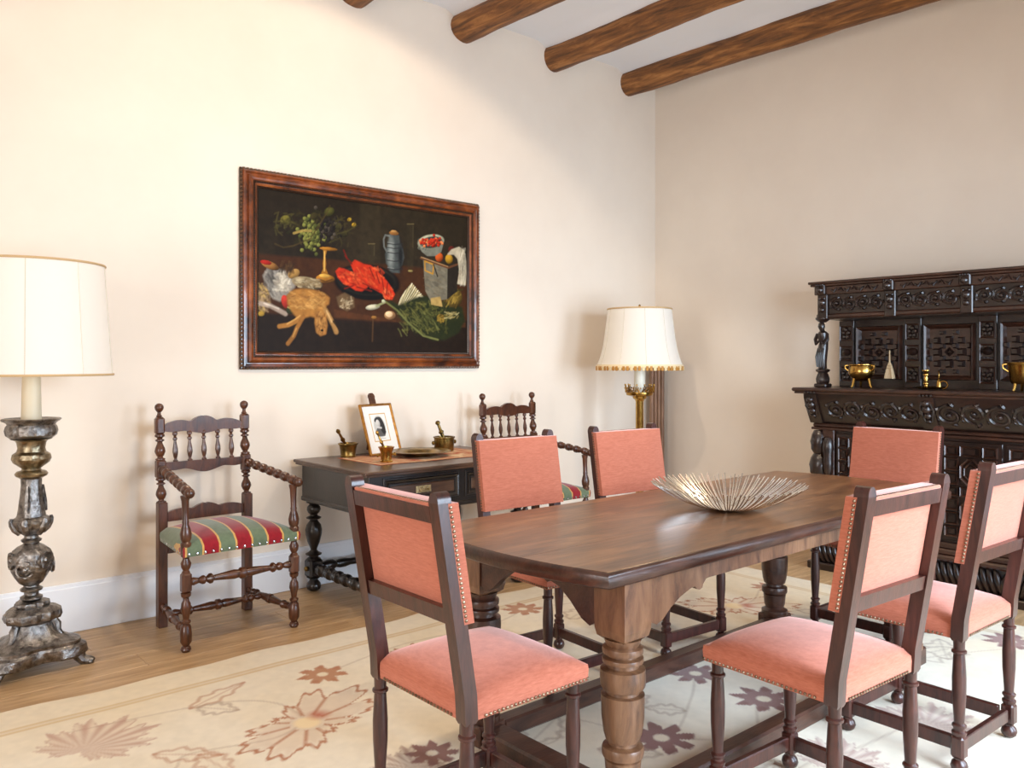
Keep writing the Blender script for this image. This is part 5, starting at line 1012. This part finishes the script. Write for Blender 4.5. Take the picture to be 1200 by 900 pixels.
# things on the shelf
SZ = 1.2305
def cauldron(x, y, r, h, label, mat, straight=False):
    t = thing('cauldron', label, 'pot', (x, y, SZ)); lz = .045
    pf = [(1e-6,0),(.45*r,.004),(.8*r,.03),(.98*r,.06),(r,.085),(.92*r,.11),(.9*r,.118),(1.05*r,.128),(1.05*r,.133),(.9*r,.132),(.86*r,.115),(.9*r,.08),(.7*r,.03),(1e-6,.012)] if not straight else [(1e-6,0),(.75*r,.002),(.86*r,.02),(.97*r,.115),(1.03*r,.125),(1.06*r,.132),(1.03*r,.137),(.92*r,.132),(.8*r,.03),(1e-6,.015)]
    k = h/.135; obj('pot_body', MB().lathe([(a, lz+b*k) for a, b in pf], 28), mat, t)
    for j in range(3): a = 2*PI*j/3+.5; c, s = math.cos(a), math.sin(a); obj('foot', MB().tube([(c*r*.6, s*r*.6, lz+.03), (c*r*.75, s*r*.75, .02), (c*r*.85, s*r*.85, .004)], [.011, .008, .007], 8), mat, t)
    for s in (-1, 1): d = Vector((-.25, s, 0)).normalized(); obj('handle', MB().tube([tuple(d*r*.92+Vector((0, 0, lz+.078*k))), tuple(d*r*1.22+Vector((0, 0, lz+.10*k))), tuple(d*r*1.25+Vector((0, 0, lz+.122*k))), tuple(d*r*1.0+Vector((0, 0, lz+.126*k)))], .0065, 7), mat, t)
    return t
cauldron(5.42, 2.665, .082, .115, 'round polished brass cauldron on three legs on the sideboard shelf', M_brass)
cauldron(5.42, 1.69, .088, .125, 'straight-sided brass pot on legs near the middle of the sideboard shelf', M_brass, True)
br = thing('hand_broom', 'small pale straw hand broom hanging on the sideboard back panel', 'broom', (5.66, 2.585, 1.292)); br.scale = (.72, .74, .74)
obj('hanging_peg', MB().tube([(.085, 0, .247), (-.008, 0, .247)], .004, 6), M_dbrass, br)
M_straw = wood('straw', lin((196,160,116)), lin((232,206,166)), 30, (6, 6, .4), .8, .3)
obj('bristles', MB().lathe([(.048,.0),(.046,.02),(.034,.075),(.02,.125),(.012,.14),(.009,.15)], 16, None, lambda a, z: (1 if abs(math.sin(a)) > .5 else .55)), M_straw, br); obj('handle', MB().lathe([(.008,.14),(.0065,.16),(.0055,.255),(.003,.26)], 10), M_straw, br)
for z in (.095, .12): obj('binding', MB().lathe([(.028 if z < .1 else .021, z-.003), (.03 if z < .1 else .023, z), (.028 if z < .1 else .021, z+.003)], 16), M_trim, br)
cs = thing('chamberstick', 'brass chamber candlestick on a flat tray on the sideboard shelf', 'candlestick', (5.42, 2.215, SZ))
obj('tray', MB().lathe([(1e-6,.004),(.07,.004),(.085,.012),(.092,.016),(.088,.019),(.07,.010),(1e-6,.009)], 28), M_dbrass, cs)
obj('stem', MB().lathe([(.026,.008),(.022,.016),(.012,.022),(.012,.03),(.018,.036),(.018,.042),(.011,.05),(.014,.07),(.011,.085),(.019,.09),(.019,.097),(.012,.103),(.016,.115),(.026,.118),(.026,.123),(.012,.123)], 18, Matrix.Translation((0, .03, 0))), M_brass, cs)
obj('ring_handle', MB().tube([(-.01, -.08+.024*math.cos(i*PI/6), .032+.024*math.sin(i*PI/6)) for i in range(12)], .0045, 6, True), M_brass, cs)
sn = thing('candle_snuffer', 'slim brass candle snuffer beside the chamber candlestick', 'snuffer', (5.415, 2.165, SZ+.0105)); obj('cone', MB().lathe([(.016,0),(.013,.035),(.007,.055),(.003,.06)], 14), M_brass, sn); obj('tip', MB().lathe([(.004,.055),(.007,.062),(.003,.07),(.0025,.10),(.006,.106),(1e-6,.112)], 10), M_brass, sn)
